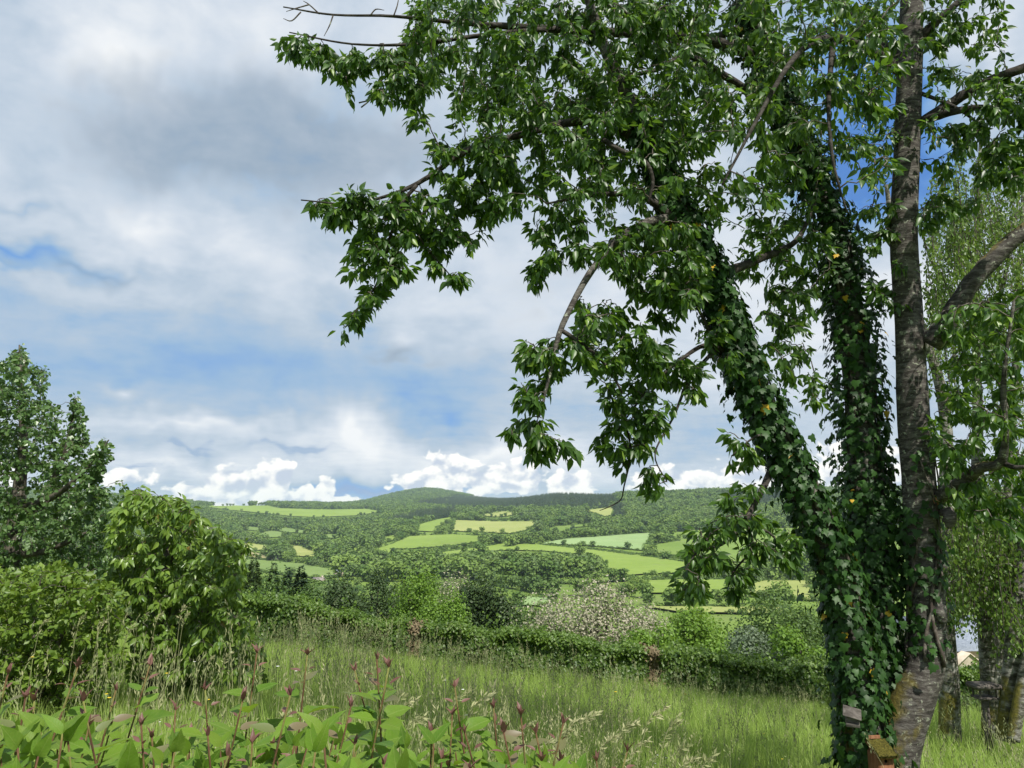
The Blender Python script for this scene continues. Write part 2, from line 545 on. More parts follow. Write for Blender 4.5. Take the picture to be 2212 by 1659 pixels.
def tube_np(P, R, k=8, cap=True, bump=0.0, seed=0):
    """tapered round limb through points P with radii R; quads (caps as fans of quads)"""
    P = np.asarray(P, float)
    R = np.asarray(R, float)
    t = np.gradient(P, axis=0)
    t = unit(t)
    ref = np.array([0.31, 0.95, 0.05])
    s = unit(np.cross(t, ref))
    u = np.cross(s, t)
    a = np.linspace(0, 2 * math.pi, k, endpoint=False)
    rr = R[:, None] * np.ones((1, k))
    if bump:
        r_ = np.random.default_rng(seed)
        rr = rr * (1 + bump * (r_.random((len(P), k)) - .5))
    V = P[:, None] + rr[..., None] * (np.cos(a)[None, :, None] * s[:, None] + np.sin(a)[None, :, None] * u[:, None])
    V = V.reshape(-1, 3)
    m = len(P)
    i = np.arange(m - 1)[:, None] * k
    j = np.arange(k)[None]
    jn = (j + 1) % k
    F = np.stack([i + j, i + jn, i + k + jn, i + k + j], -1).reshape(-1, 4)
    if cap:
        V = np.vstack([V, P[-1:] + t[-1:] * R[-1] * .3, P[:1]])
        c1, c0 = len(V) - 2, len(V) - 1
        b = (m - 1) * k
        F = np.vstack([F, [(b + j_, b + (j_ + 1) % k, c1, c1) for j_ in range(k)], [((j_ + 1) % k, j_, c0, c0) for j_ in range(k)]])
        # keep them triangles in quad form by splitting later
    return V, F


def join(parts):
    Vs, Fs, off = [], [], 0
    for V, F in parts:
        Vs.append(V)
        Fs.append(F + off)
        off += len(V)
    return np.vstack(Vs), np.vstack(Fs)


def quads_to_tris(F):
    A = F[:, [0, 1, 2]]
    B = F[:, [0, 2, 3]]
    B = B[(B[:, 0] != B[:, 2]) & (B[:, 1] != B[:, 2])]
    return np.vstack([A, B])


def tube_mesh(name, parts, mat, smooth=True):
    V, F = join(parts)
    return mesh_np(name, V, quads_to_tris(F), mat, None, smooth)


def smooth_path(P, R, n=24):
    """Catmull-Rom through hand-set points"""
    P = np.asarray(P, float)
    R = np.asarray(R, float)
    Q = np.vstack([2 * P[0] - P[1], P, 2 * P[-1] - P[-2]])
    out, rad = [], []
    segs = len(P) - 1
    per = max(2, n // segs)
    for i in range(segs):
        p0, p1, p2, p3 = Q[i:i + 4]
        for t in np.linspace(0, 1, per, endpoint=False):
            out.append(.5 * ((2 * p1) + (-p0 + p2) * t + (2 * p0 - 5 * p1 + 4 * p2 - p3) * t * t + (-p0 + 3 * p1 - 3 * p2 + p3) * t ** 3))
            rad.append(R[i] * (1 - t) + R[i + 1] * t)
    out.append(P[-1])
    rad.append(R[-1])
    return np.array(out), np.array(rad)


# ------------------------------------------------------------------ terrain: garden slope, valley, far hills
def zrow(row, Y):
    yc = (829.5 - row) / FPX
    return EYE[2] + Y * (SP + yc * CP) / (CP - yc * SP)


_gp = [(1780, 1562, 16), (1250, 1490, 16.5), (930, 1462, 17), (560, 1422, 17), (100, 1490, 8), (400, 1432, 9.5), (1900, 1740, 6), (2100, 1600, 11),
       (2300, 1590, 12), (-300, 1440, 12)]
_A, _b = [], []
for px, row, Y in _gp:
    p = at(px, row, Y)
    _A.append([1, p[0], Y, p[0] * Y]); _b.append(p[2])
for x, y, z in [(0, 0, 0), (0, 0, 0), (-1.5, 2, -.1), (1.5, 2, -.3)]:
    _A.append([1, x, y, x * y]); _b.append(z)
_gc = np.linalg.lstsq(np.array(_A), np.array(_b), rcond=None)[0]


def zgarden(x, y):
    x = np.clip(x, -14, 14)
    y = np.clip(y, -4, 26)
    return _gc[0] + _gc[1] * x + _gc[2] * y + _gc[3] * x * y


_cols = np.array([-500, 150, 450, 620, 770, 850, 910, 960, 1010, 1080, 1200, 1400, 1650, 1900, 2700], float)
_Ys = np.array([14, 25, 40, 100, 200, 350, 500, 700, 1000, 1400, 1900, 2500, 3300, 4200, 6000, 9500], float)
_rows = {
    -500: [1300, 1258, 1222, 1180, 1135, 1092, 1060, 1085, 1092, 1096, 1098],
    150: [1300, 1258, 1222, 1180, 1135, 1094, 1062, 1085, 1092, 1096, 1098],
    450: [1300, 1258, 1222, 1180, 1142, 1112, 1092, 1096, 1098, 1098, 1098],
    620: [1300, 1256, 1220, 1180, 1145, 1115, 1090, 1094, 1097, 1098, 1098],
    770: [1300, 1255, 1215, 1172, 1140, 1114, 1098, 1090, 1090, 1098, 1098],
    850: [1300, 1254, 1212, 1166, 1132, 1110, 1095, 1080, 1066, 1088, 1096],
    910: [1300, 1253, 1210, 1162, 1128, 1108, 1092, 1072, 1054, 1080, 1096],
    960: [1300, 1253, 1208, 1160, 1125, 1105, 1090, 1074, 1058, 1082, 1096],
    1010: [1300, 1252, 1206, 1158, 1123, 1103, 1088, 1080, 1072, 1086, 1096],
    1080: [1300, 1252, 1205, 1157, 1122, 1100, 1086, 1080, 1082, 1092, 1097],
    1200: [1300, 1252, 1203, 1153, 1113, 1084, 1068, 1084, 1092, 1097, 1098],
    1400: [1300, 1252, 1202, 1148, 1102, 1070, 1078, 1088, 1094, 1098, 1098],
    1650: [1300, 1252, 1203, 1145, 1094, 1062, 1074, 1088, 1094, 1098, 1098],
    1900: [1300, 1252, 1203, 1145, 1094, 1060, 1074, 1088, 1094, 1098, 1098],
    2700: [1300, 1252, 1203, 1145, 1094, 1062, 1074, 1088, 1094, 1098, 1098]}
_near = [-1.3, -4.4, -8.0, -19.0, -33.0]
_Z = np.zeros((len(_cols), len(_Ys)))
for i, c in enumerate(_cols):
    tilt = -(c - 1106) / 1655.0
    _Z[i, :5] = np.array(_near) + np.array([.8, 1.2, 1.5, 2, 1]) * tilt
    _Z[i, 5:] = [zrow(r, Y) for r, Y in zip(_rows[int(c)], _Ys[5:])]
NS, NY = 300, 300
_sg = np.linspace((_cols[0] - 1106) / FPX / 1.013, (_cols[-1] - 1106) / FPX / 1.013, NS)
_lg = np.linspace(math.log(14), math.log(9500), NY)
_sc = (_cols - 1106) / FPX / 1.013
_t1 = np.array([np.interp(_lg, np.log(_Ys), _Z[i]) for i in range(len(_cols))])
_T = np.array([np.interp(_sg, _sc, _t1[:, j]) for j in range(NY)]).T


def _blur(A, n, axis):
    k = np.hanning(n + 2)[1:-1]
    k /= k.sum()
    pad = [(0, 0), (0, 0)]
    pad[axis] = (n // 2, n // 2)
    B = np.pad(A, pad, mode='edge')
    return np.apply_along_axis(lambda v: np.convolve(v, k, 'valid'), axis, B)


_T = _blur(_blur(_T, 9, 0), 13, 1)


def ground_z(x, y):
    x = np.asarray(x, float)
    y = np.asarray(y, float)
    r = np.hypot(x, y)
    ang = np.arctan2(x, y)
    ac = np.clip(ang, -.76, .76)
    Y = np.maximum(r * np.cos(ac), 1.0)
    s = np.clip(np.tan(ac), _sg[0], _sg[-1] - 1e-6)
    fi = (s - _sg[0]) / (_sg[1] - _sg[0])
    fj = (np.clip(np.log(np.maximum(Y, 14.01)), _lg[0], _lg[-1] - 1e-6) - _lg[0]) / (_lg[1] - _lg[0])
    i = np.minimum(fi.astype(int), NS - 2)
    j = np.minimum(fj.astype(int), NY - 2)
    a, b = fi - i, fj - j
    zt = (_T[i, j] * (1 - a) + _T[i + 1, j] * a) * (1 - b) + (_T[i, j + 1] * (1 - a) + _T[i + 1, j + 1] * a) * b
    w = np.clip((Y - 16.5) / (26 - 16.5), 0, 1)
    w = w * w * (3 - 2 * w)
    z = zgarden(x, y) * (1 - w) + zt * w
    wb = np.clip((np.abs(ang) - 1.15) / .8, 0, 1)
    wb = wb * wb * (3 - 2 * wb) * np.clip(r / 12, 0, 1)
    und = np.sin(x * .021 + y * .013) * np.cos(y * .017 - x * .009) * np.clip((r - 60) / 400, 0, 1) * 1.2
    return z * (1 - wb) + (0.02 * np.minimum(r, 3000)) * wb + und


_marchY = np.exp(np.linspace(math.log(30), math.log(7000), 520))


def ground_hit(px, row):
    x, y, z = ray(px, row)
    s, e = x / y, z / y
    zz = EYE[2] + e * _marchY - ground_z(s * _marchY, _marchY)
    k = np.argmax(zz < 0)
    if zz[k] >= 0:
        return None
    if k == 0:
        Y = _marchY[0]
    else:
        f = zz[k - 1] / (zz[k - 1] - zz[k])
        Y = _marchY[k - 1] + f * (_marchY[k] - _marchY[k - 1])
    return np.array([s * Y, Y, float(ground_z(s * Y, Y))])


def inpoly(px, py, poly):
    px = np.asarray(px, float); py = np.asarray(py, float)
    c = np.zeros(px.shape, bool)
    n = len(poly)
    for i in range(n):
        x0, y0 = poly[i]
        x1, y1 = poly[(i + 1) % n]
        if y0 == y1:
            continue
        hit = ((y0 > py) != (y1 > py)) & (px < (x1 - x0) * (py - y0) / (y1 - y0) + x0)
        c ^= hit
    return c


# one ground sheet, finer towards the view and the camera
_an = np.concatenate([np.linspace(-math.pi, -.86, 26, endpoint=False), np.linspace(-.86, .86, 330), np.linspace(.86, math.pi, 26)[1:]])[:-1]
_ra = np.concatenate([[.3], np.exp(np.linspace(math.log(.8), math.log(6500), 225))])
_gx = np.outer(_ra, np.sin(_an)); _gy = np.outer(_ra, np.cos(_an))
_gz = ground_z(_gx, _gy)
_V = np.stack([_gx, _gy, _gz], -1).reshape(-1, 3)
_V0 = (_V[:, 2].min(), _V[:, 2].max())
print('ground z', _V0)
_na = len(_an)
_i = np.arange(len(_ra) - 1)[:, None] * _na
_j = np.arange(_na)[None]
_F = np.stack([_i + _j, _i + _na + _j, _i + _na + (_j + 1) % _na, _i + (_j + 1) % _na], -1).reshape(-1, 4)[:, ::-1]
tag(link('ground', mesh_np('ground', _V, _F, 'ground', None, True)), 'grassy sloping ground of garden and valley', None, None, 'structure')


def c2(*pts): return [(345.6 + x * .2865, 1008 + y * .2865) for x, y in pts]
def c3(*pts): return [(921.7 + x * .3646, 1008 + y * .3646) for x, y in pts]


FIELDS = [
    ('field_bright', 'bright green pasture on the far left ridge under the cloud bank', c2((335, 305), (560, 276), (640, 280), (690, 300), (760, 285), (900, 318), (1100, 325), (1300, 328), (1550, 323), (1675, 343), (1480, 372), (1150, 385), (1000, 378), (700, 347), (540, 332))),
    ('field_dull', 'small dim pasture in the left valley woods, leftmost of three', c2((600, 460), (690, 458), (770, 470), (760, 490), (640, 482))),
    ('field_dull', 'dim strip of pasture beside a lone tree in the left valley', c2((830, 474), (960, 468), (1130, 490), (1110, 508), (960, 500))),
    ('field_dull', 'dim pasture below the hedge in the left valley woods', c2((740, 520), (820, 487), (985, 508), (920, 535), (800, 542))),
    ('field_dull', 'dim pasture between woods at the head of the valley', c2((1140, 525), (1300, 513), (1430, 525), (1300, 548))),
    ('field_hay', 'pale pasture left of the valley, just beyond the young cherry tree', c2((560, 590), (700, 585), (820, 605), (810, 640), (620, 625))),
    ('field_hay', 'pale triangular meadow among round trees in the left valley', c2((930, 588), (1060, 605), (1190, 650), (1180, 685), (1020, 682), (1000, 630))),
    ('field_tan', 'tan stubble strip beyond the young cherry tree', c2((560, 640), (700, 650), (870, 700), (850, 714), (620, 692))),
    ('field_dull', 'wide dull green field above the conifers with a stone barn at its edge', c2((560, 700), (870, 718), (1100, 740), (1400, 790), (1340, 835), (1250, 850), (1000, 830), (700, 780))),
    ('field_bright', 'small bright meadow corner under valley trees', c2((1240, 682), (1305, 690), (1295, 718), (1240, 712))),
    ('field_bright', 'bright green field with a long hedge along its foot, left of centre', [(794, 1194), (844, 1178), (884, 1160), (979, 1156), (1049, 1160), (1031, 1172), (979, 1180), (887, 1187), (856, 1187), (830, 1209)]),
    ('field_bright', 'small bright field rising to the conifer edge', [(896, 1148), (907, 1134), (947, 1123), (979, 1118), (973, 1128), (940, 1140), (935, 1150)]),
    ('field_hay', 'yellowish hay field between two tree rows in mid valley', [(980, 1125), (1068, 1128), (1155, 1128), (1160, 1134), (1137, 1147), (1104, 1154), (1013, 1150), (976, 1148)]),
    ('field_hay', 'narrow pale field high below the conifer hill', [(1031, 1114), (1089, 1106), (1126, 1110), (1097, 1116), (1068, 1118)]),
    ('field_hay', 'pale clearing cut into the wood above the farmhouse', [(1258, 1105), (1325, 1096), (1319, 1115), (1305, 1117), (1286, 1109)]),
    ('field_green', 'narrow green field left of the farmhouse', [(1177, 1147), (1199, 1139), (1279, 1132), (1290, 1136), (1243, 1141), (1213, 1150), (1184, 1155)]),
    ('field_pale', 'long pale grey-green crop field sloping to the right', [(1166, 1176), (1213, 1167), (1286, 1159), (1359, 1154), (1432, 1150), (1410, 1161), (1392, 1191), (1341, 1186), (1268, 1180)]),
    ('field_green', 'green pasture right of the pale crop field', [(1436, 1155), (1505, 1146), (1563, 1142), (1800, 1138), (1800, 1200), (1614, 1216), (1560, 1215), (1469, 1203), (1417, 1197), (1414, 1178), (1469, 1170)]),
    ('field_bright', 'long bright green slope below the dark lane hedge', [(933, 1198), (1086, 1176), (1160, 1178), (1286, 1190), (1396, 1204), (1469, 1215), (1578, 1230), (1469, 1240), (1396, 1242), (1301, 1249), (1305, 1230), (1250, 1200), (1177, 1192), (1104, 1190), (1013, 1194), (958, 1207)]),
    ('field_green', 'thin green strip under the dark wood', [(1191, 1257), (1286, 1250), (1370, 1250), (1359, 1256), (1268, 1262), (1213, 1262)]),
    ('field_bright', 'bright flat meadow behind the blossoming tree', [(1359, 1258), (1454, 1255), (1640, 1255), (1600, 1280), (1469, 1284), (1407, 1284), (1390, 1272)]),
    ('field_hay', 'pale hay meadow beside the ivy-covered trunk', [(1611, 1263), (1651, 1257), (1760, 1257), (1760, 1300), (1640, 1293), (1590, 1284)]),
    ('field_pale', 'small pale crop patch left of the blossoming tree', [(1115, 1290), (1195, 1296), (1190, 1311), (1120, 1311)]),
    ('field_bright', 'small bright field tucked above the foot hedge', c2((1440, 625), (1560, 598), (1548, 652), (1465, 650))),
    ('field_bright', 'little bright field under the round trees left of centre', c2((1655, 548), (1795, 516), (1765, 560), (1680, 580))),
    ('field_green', 'small green field at the end of the hay field', c3((615, 402), (690, 378), (715, 400), (640, 430))),
    ('field_hay', 'hay strip at the bottom of the valley', [(1390, 1313), (1563, 1315), (1700, 1316), (1700, 1330), (1469, 1326)]),
]
for mt, lab, poly in FIELDS:
    pts = []
    n = len(poly)
    for i in range(n):
        a, b = np.array(poly[i]), np.array(poly[(i + 1) % n])
        m = max(1, int(np.linalg.norm(b - a) / 6))
        for t in range(m):
            pts.append(a + (b - a) * t / m)
    nb = len(pts)
    P = np.array(poly)
    gx, gy = np.meshgrid(np.arange(P[:, 0].min(), P[:, 0].max(), 7), np.arange(P[:, 1].min(), P[:, 1].max(), 3.5))
    ins = inpoly(gx, gy, poly)
    allp = [Vector(p) for p in pts] + [Vector((x, y)) for x, y in zip(gx[ins], gy[ins])]
    vs, es, fs, *_ = delaunay_2d_cdt(allp, [], [list(range(nb))], 1, 1e-3)
    W3, ok = [], True
    for v in vs:
        h = ground_hit(v.x, v.y)
        if h is None:
            h = ground_hit(v.x, v.y + 6)
        if h is None:
            h = at(v.x, v.y, 2500)
        W3.append(h)
    W3 = np.array(W3)
    tris = [f for f in fs if len(f) == 3 and max(W3[list(f), 1]) / min(W3[list(f), 1]) < 1.35]
    if not tris:
        continue
    tris = np.array([t for t in tris])
    up = np.cross(W3[tris[:, 1]] - W3[tris[:, 0]], W3[tris[:, 2]] - W3[tris[:, 0]])[:, 2]
    tris[up < 0] = tris[up < 0][:, ::-1]
    W3[:, 2] += .7 + .0006 * W3[:, 1]
    tag(link('field', mesh_np('field', W3, tris, mt, None, True)), lab, None, None, 'structure')
FPOLY = [p for _, _, p in FIELDS]


def in_fields(px, py, Y=None):
    c = np.zeros(np.shape(px), bool)
    for p in FPOLY:
        c |= inpoly(px, py, p)
    return c


def part(name, me, parent, kind=None, label=None):
    """a mesh in world coordinates hung under its thing"""
    o = link(name, me, parent)
    p = parent
    off = Vector((0, 0, 0))
    while p is not None:
        off += p.location
        p = p.parent
    o.location = -off
    if kind: o['kind'] = kind
    if label: o['label'] = label
    return o


def subpart(name, me, parent, kind=None):
    o = link(name, me, parent)
    if kind: o['kind'] = kind
    return o


def rand_unit(n, r=rng):
    v = r.normal(size=(n, 3))
    return unit(v)


def crown_cards(c, rad, n, size, K=12, r=rng, low=-.75, shell=.35, squash=1.0, up=.35):
    """leaf clumps spread through lumps that fill an ellipsoid: positions, directions, normals, sizes, tint"""
    lum = rand_unit(K, r) * (r.random((K, 1)) ** .4) * .72
    lum[:, 2] = np.maximum(lum[:, 2], low)
    lr = .30 + .22 * r.random(K)
    lum = np.vstack([lum, [[0, 0, 0]]]); lr = np.append(lr, .6)
    k = r.integers(0, K + 1, n)
    dv = rand_unit(n, r)
    dv[:, 2] = np.where(r.random(n) < .65, np.abs(dv[:, 2]), dv[:, 2])
    pos = lum[k] + dv * (lr[k] * (1 - shell * r.random(n)))[:, None]
    pos *= 1 + .06 * r.normal(size=(n, 1))
    pos /= np.percentile(np.abs(pos), 98.5, axis=0)
    pos[:, 2] += 1 - np.percentile(pos[:, 2], 99.3)
    pos = pos * np.asarray(rad) + np.asarray(c)
    nrm = unit(dv * .8 + rand_unit(n, r) * .65 + np.array([0, 0, up]))
    d = unit(np.cross(nrm, rand_unit(n, r)) + np.array([0, 0, -.25]))
    tint = np.clip(.5 + .16 * r.normal(size=n) + .22 * (r.random(K + 1)[k] - .5), 0, 1)
    return pos, d, nrm, size * (.65 + .7 * r.random(n)), tint


# ------------------------------------------------------------------ far trees of the valley and hills
def far_leafy(seed):
    r = np.random.default_rng(seed)
    pos, d, nr, sz, ti = crown_cards((0, 0, .56), (.40 + .06 * r.random(), .40, .43), 300, .105, 13, r, -.8, .25)
    pos[:, 2] = np.maximum(pos[:, 2], .06)
    V, F, t = leaves_np(CARD, pos, d, nr, sz, ti)
    tv, tf = tube_np([(0, 0, -.12), (0, 0, .3), (.02, 0, .6)], [.022, .016, .006], 5)
    lm_ = [(tv, tf)]
    for q in range(9):
        e_ = pos[r.integers(0, len(pos))]
        lm_.append(tube_np([(0, 0, .12 + .3 * r.random()), tuple(e_ * .6 + np.array([0, 0, .12])), tuple(e_)], [.010, .007, .003], 4, False))
    tv, tf = join(lm_)
    me = mesh_np('leafy_tree', np.vstack([V, tv]), np.vstack([F, quads_to_tris(tf) + len(V)]), ['far_leaf', 'grey_bark'], np.append(t, np.zeros(len(tv))))
    mi = np.zeros(len(me.polygons), np.int32); mi[len(F):] = 1
    me.polygons.foreach_set('material_index', mi)
    return me


def far_conifer(seed):
    r = np.random.default_rng(seed)
    n = 260
    h = 1 - r.random(n) ** .55
    a = r.random(n) * 6.283
    rr = .20 * (1 - h) ** .9 * (.55 + .5 * r.random(n)) + .006
    pos = np.stack([rr * np.cos(a), rr * np.sin(a), .04 + .94 * h], -1)
    out = np.stack([np.cos(a), np.sin(a), -.35 + 0 * a], -1)
    nr = unit(out * .5 + np.array([0, 0, .8]) + rand_unit(n, r) * .35)
    V, F, t = leaves_np(CARD, pos, out, nr, .075 * (.7 + .6 * r.random(n)) * (1.25 - h), r.random(n))
    tv, tf = tube_np([(0, 0, -.1), (0, 0, .5), (0, 0, .97)], [.016, .01, .002], 5)
    me = mesh_np('conifer_tree', np.vstack([V, tv]), np.vstack([F, quads_to_tris(tf) + len(V)]), ['far_needle', 'grey_bark'], np.append(t, np.zeros(len(tv))))
    mi = np.zeros(len(me.polygons), np.int32); mi[len(F):] = 1
    me.polygons.foreach_set('material_index', mi)
    return me


def far_bush(seed):
    r = np.random.default_rng(seed)
    pos, d, nr, sz, ti = crown_cards((0, 0, .45), (.75, .55, .52), 160, .19, 7, r, -.9, .25)
    pos[:, 2] = np.maximum(pos[:, 2], 0)
    V, F, t = leaves_np(CARD, pos, d, nr, sz, ti)
    return mesh_np('hedge_bush', V, F, 'far_leaf', t)


FARM = [far_leafy(s) for s in range(11, 16)] + [far_conifer(s) for s in (21, 22, 23)] + [far_bush(s) for s in (31, 32)]
CONI = [[(975, 1103), (1100, 1084), (1160, 1063), (1230, 1059), (1325, 1068), (1335, 1096), (1250, 1104), (1150, 1106), (1050, 1104)],
        c2((1700, 440), (1950, 370), (2230, 325), (2230, 390), (1950, 420), (1750, 450)),
        c2((1900, 300), (2230, 220), (2700, 260), (2700, 320), (2230, 330)),
        c3((1090, 330), (1095, 250), (1160, 240), (1190, 330)),
        [(1080, 1082), (1130, 1066), (1180, 1060), (1180, 1072), (1100, 1084)],
        [(1540, 1075), (1640, 1062), (1720, 1080), (1600, 1110)]]
cand = []
for y0, y1, sp in [(440, 900, 9.0), (900, 1500, 11), (1500, 2600, 14.5), (2600, 4700, 19)]:
    gx, gy = np.meshgrid(np.arange(-.80 * y1, .80 * y1, sp), np.arange(y0, y1, sp))
    gx = gx.ravel() + (rng.random(gx.size) - .5) * sp * 1.1
    gy = gy.ravel() + (rng.random(gy.size) - .5) * sp * 1.1
    ok = np.abs(gx) < .80 * gy
    cand.append(np.stack([gx[ok], gy[ok], np.full(ok.sum(), sp)], -1))
cand = np.vstack(cand)
cz = ground_z(cand[:, 0], cand[:, 1])
bx, by = project(np.stack([cand[:, 0], cand[:, 1], cz], -1))
keep = (bx > -60) & (bx < 2280) & (by < 1258) & ~((bx > 1790) & (by > 1150))
keep &= rng.random(len(cand)) < .93
cand, cz, bx, by = cand[keep], cz[keep], bx[keep], by[keep]
con = np.zeros(len(cand), bool)
for p in CONI:
    con |= inpoly(bx, by, p)
con |= (rng.random(len(cand)) < .03)
hgt = np.where(con, 13 + 6 * rng.random(len(cand)), 8 + 7.5 * rng.random(len(cand)) ** 1.3)
hgt = np.where(cand[:, 2] > 12.5, hgt * 1.12, hgt)
hgt = np.where(con & (by < 1110) & (bx > 950) & (bx < 1330), hgt * .72, hgt)


def clear(h):
    bad = in_fields(bx, by)
    for f in (.35, .7, .97):
        tx, ty = project(np.stack([cand[:, 0], cand[:, 1], cz + h * f], -1))
        bad |= in_fields(tx, ty)
    for e in (-.3, .3):                               # sideways reach of the crown
        tx, ty = project(np.stack([cand[:, 0] + e * h, cand[:, 1], cz + h * .4], -1))
        bad |= in_fields(tx, ty)
    return ~bad


ok1 = clear(hgt)
h2 = np.full(len(cand), 5.5) + 2 * rng.random(len(cand))
ok2 = clear(h2) & ~ok1
h3 = np.full(len(cand), 2.6) + rng.random(len(cand))
ok3 = clear(h3) & ~ok1 & ~ok2
hgt = np.where(ok1, hgt, np.where(ok2, h2, h3))
kk = ok1 | ok2 | (ok3 & (rng.random(len(cand)) < .8))
con &= ok1
# hidden behind nearer ground?
smp = np.exp(np.linspace(math.log(60), math.log(4700), 160))
ss = cand[:, 0] / cand[:, 1]
e_top = (cz + hgt - EYE[2]) / cand[:, 1]
sb = np.linspace(-.82, .82, 220)
E = (ground_z(np.outer(sb, smp), np.outer(np.ones(220), smp)) - EYE[2]) / smp[None]
Emax = np.maximum.accumulate(E, 1)
ib = np.clip(np.searchsorted(sb, ss), 0, 219)
ij = np.clip(np.searchsorted(smp, cand[:, 1] * .97) - 1, 0, 159)
kk &= e_top > Emax[ib, ij]
cand, cz, bx, by, hgt, con = cand[kk], cz[kk], bx[kk], by[kk], hgt[kk], con[kk]
typ = np.where(con, 5 + rng.integers(0, 3, len(cand)), np.where(hgt < 4.2, 8 + rng.integers(0, 2, len(cand)), rng.integers(0, 5, len(cand))))
trees = [(cand[i, 0], cand[i, 1], cz[i], hgt[i], int(typ[i]), bx[i], by[i]) for i in range(len(cand))]
zone = ['w'] * len(trees)
# rows that stand along the valley floor, hedge by hedge
ROWS = [('valley_row', c3((330, 690), (500, 720), (740, 765), (1000, 768), (1200, 770), (1330, 780)), (6, 9.5), 5.5),
        ('floor_row', c3((1290, 822), (1450, 828), (1600, 826), (1770, 824), (1900, 812), (2190, 830)), (5, 8), 5.5),
        ('meadow_hedge', c3((1225, 676), (1460, 669), (1600, 666), (1850, 664), (2200, 662)), (3.5, 6.5), 5),
        ('oak_pair', c3((1345, 425), (1330, 455), (1310, 490), (1300, 515), (1330, 520), (1350, 515)), (6, 8), 9),
        ('pasture_trees', c3((1395, 440), (1440, 440), (1490, 436), (1530, 434), (1700, 432)), (6, 8), 8),
        ('lane_hedge', c3((660, 462), (900, 478), (1100, 500), (1290, 522), (1500, 546), (1700, 575), (1860, 594)), (1.4, 1.9), 1.9),
        ('lane_hedge', c3((700, 472), (900, 490), (1100, 511), (1290, 533), (1500, 559), (1700, 588), (1860, 608)), (1.3, 1.7), 1.9),
        ('foot_hedge', c3((0, 507), (150, 490), (300, 470), (450, 452)), (3, 6), 6),
        ('farm_row', c3((480, 478), (700, 436), (830, 430), (1100, 412), (1480, 386), (1800, 372), (2200, 368)), (9, 13), 6),
        ('wood_edge', c3((-200, 668), (0, 652), (300, 668), (520, 676), (900, 668), (1030, 645)), (10, 15), 7),
        ('wood_edge', c3((-100, 640), (100, 632), (320, 640), (600, 650), (900, 645), (1010, 625)), (11, 15), 7),
        ('wood_edge', c3((200, 610), (400, 612), (640, 625), (900, 625)), (11, 15), 7)]
for nm, pl, (h0, h1), sp in ROWS:
    hit = [ground_hit(*p) for p in pl]
    hit = [h for h in hit if h is not None]
    for a, b in zip(hit[:-1], hit[1:]):
        Lr = np.linalg.norm(b - a)
        for i in range(max(1, int(Lr / sp))):
            t = (i + rng.random() * .8) / max(1, int(Lr / sp))
            x, y = (a + (b - a) * t)[:2] + rng.normal(size=2) * sp * .12
            z = float(ground_z(x, y))
            px_, py_ = project(np.array([x, y, z]))
            h = h0 + (h1 - h0) * rng.random()
            ty = int(8 + rng.integers(0, 2)) if h < 4.2 else int(rng.integers(0, 5))
            trees.append((x, y, z, h, ty, float(px_), float(py_)))
            zone.append(nm)
for _ in range(5200):
    Y = math.sqrt(95 ** 2 + (470 ** 2 - 95 ** 2) * rng.random())
    x = (-.62 + 1.0 * rng.random()) * Y
    cl = math.sin(x * .045 + 2.0 * math.sin(Y * .021)) * math.sin(Y * .034 + x * .012 + 1.0) + .35 * math.sin(x * .11 - Y * .07)
    if cl < .18:
        continue
    z = float(ground_z(x, Y))
    h = 4.5 + 5 * rng.random()
    px_, py_ = project(np.array([x, Y, z]))
    tx_, ty_ = project(np.array([x, Y, z + h]))
    if in_fields(np.array([px_, tx_, px_]), np.array([py_, ty_, (py_ + ty_) / 2])).any() or px_ > 1010 or ty_ < 1245 or py_ > 1345:
        continue
    trees.append((x, Y, z, h, int(rng.integers(0, 5)), float(px_), float(py_)))
    zone.append('floor')
for px_ in np.arange(430, 840, 3.2):
    if rng.random() > (.9 if px_ > 535 else .30):
        continue
    Y = 2620 + 60 * rng.random()
    x = (px_ - 1106) / FPX / 1.013 * Y
    z = float(ground_z(x, Y))
    h = 8 + 7 * rng.random() * (.6 + .4 * math.sin(px_ * .05))
    trees.append((x, Y, z, h, int(rng.integers(0, 5)), float(px_), 1090.0))
    zone.append('w')
for poly in FPOLY:
    for a, b in zip(poly, poly[1:] + poly[:1]):
        if rng.random() < .12:
            continue
        ha, hb = ground_hit(*a), ground_hit(*b)
        if ha is None or hb is None or max(ha[1], hb[1]) / min(ha[1], hb[1]) > 1.5:
            continue
        m = int(np.linalg.norm(hb - ha) / 3.0)
        big = rng.random() < .35
        for i in range(m):
            if rng.random() < .10:
                continue
            x, y = (ha + (hb - ha) * (i + rng.random()) / max(m, 1))[:2]
            z = float(ground_z(x, y))
            px_, py_ = project(np.array([x, y, z]))
            tall_ = rng.random() < (.14 if big else .04)
            trees.append((x, y, z, 5 + 4 * rng.random() if tall_ else 1.6 + 1.3 * rng.random(), int(rng.integers(0, 5)) if tall_ else int(8 + rng.integers(0, 2)), float(px_), float(py_)))
            zone.append('w')
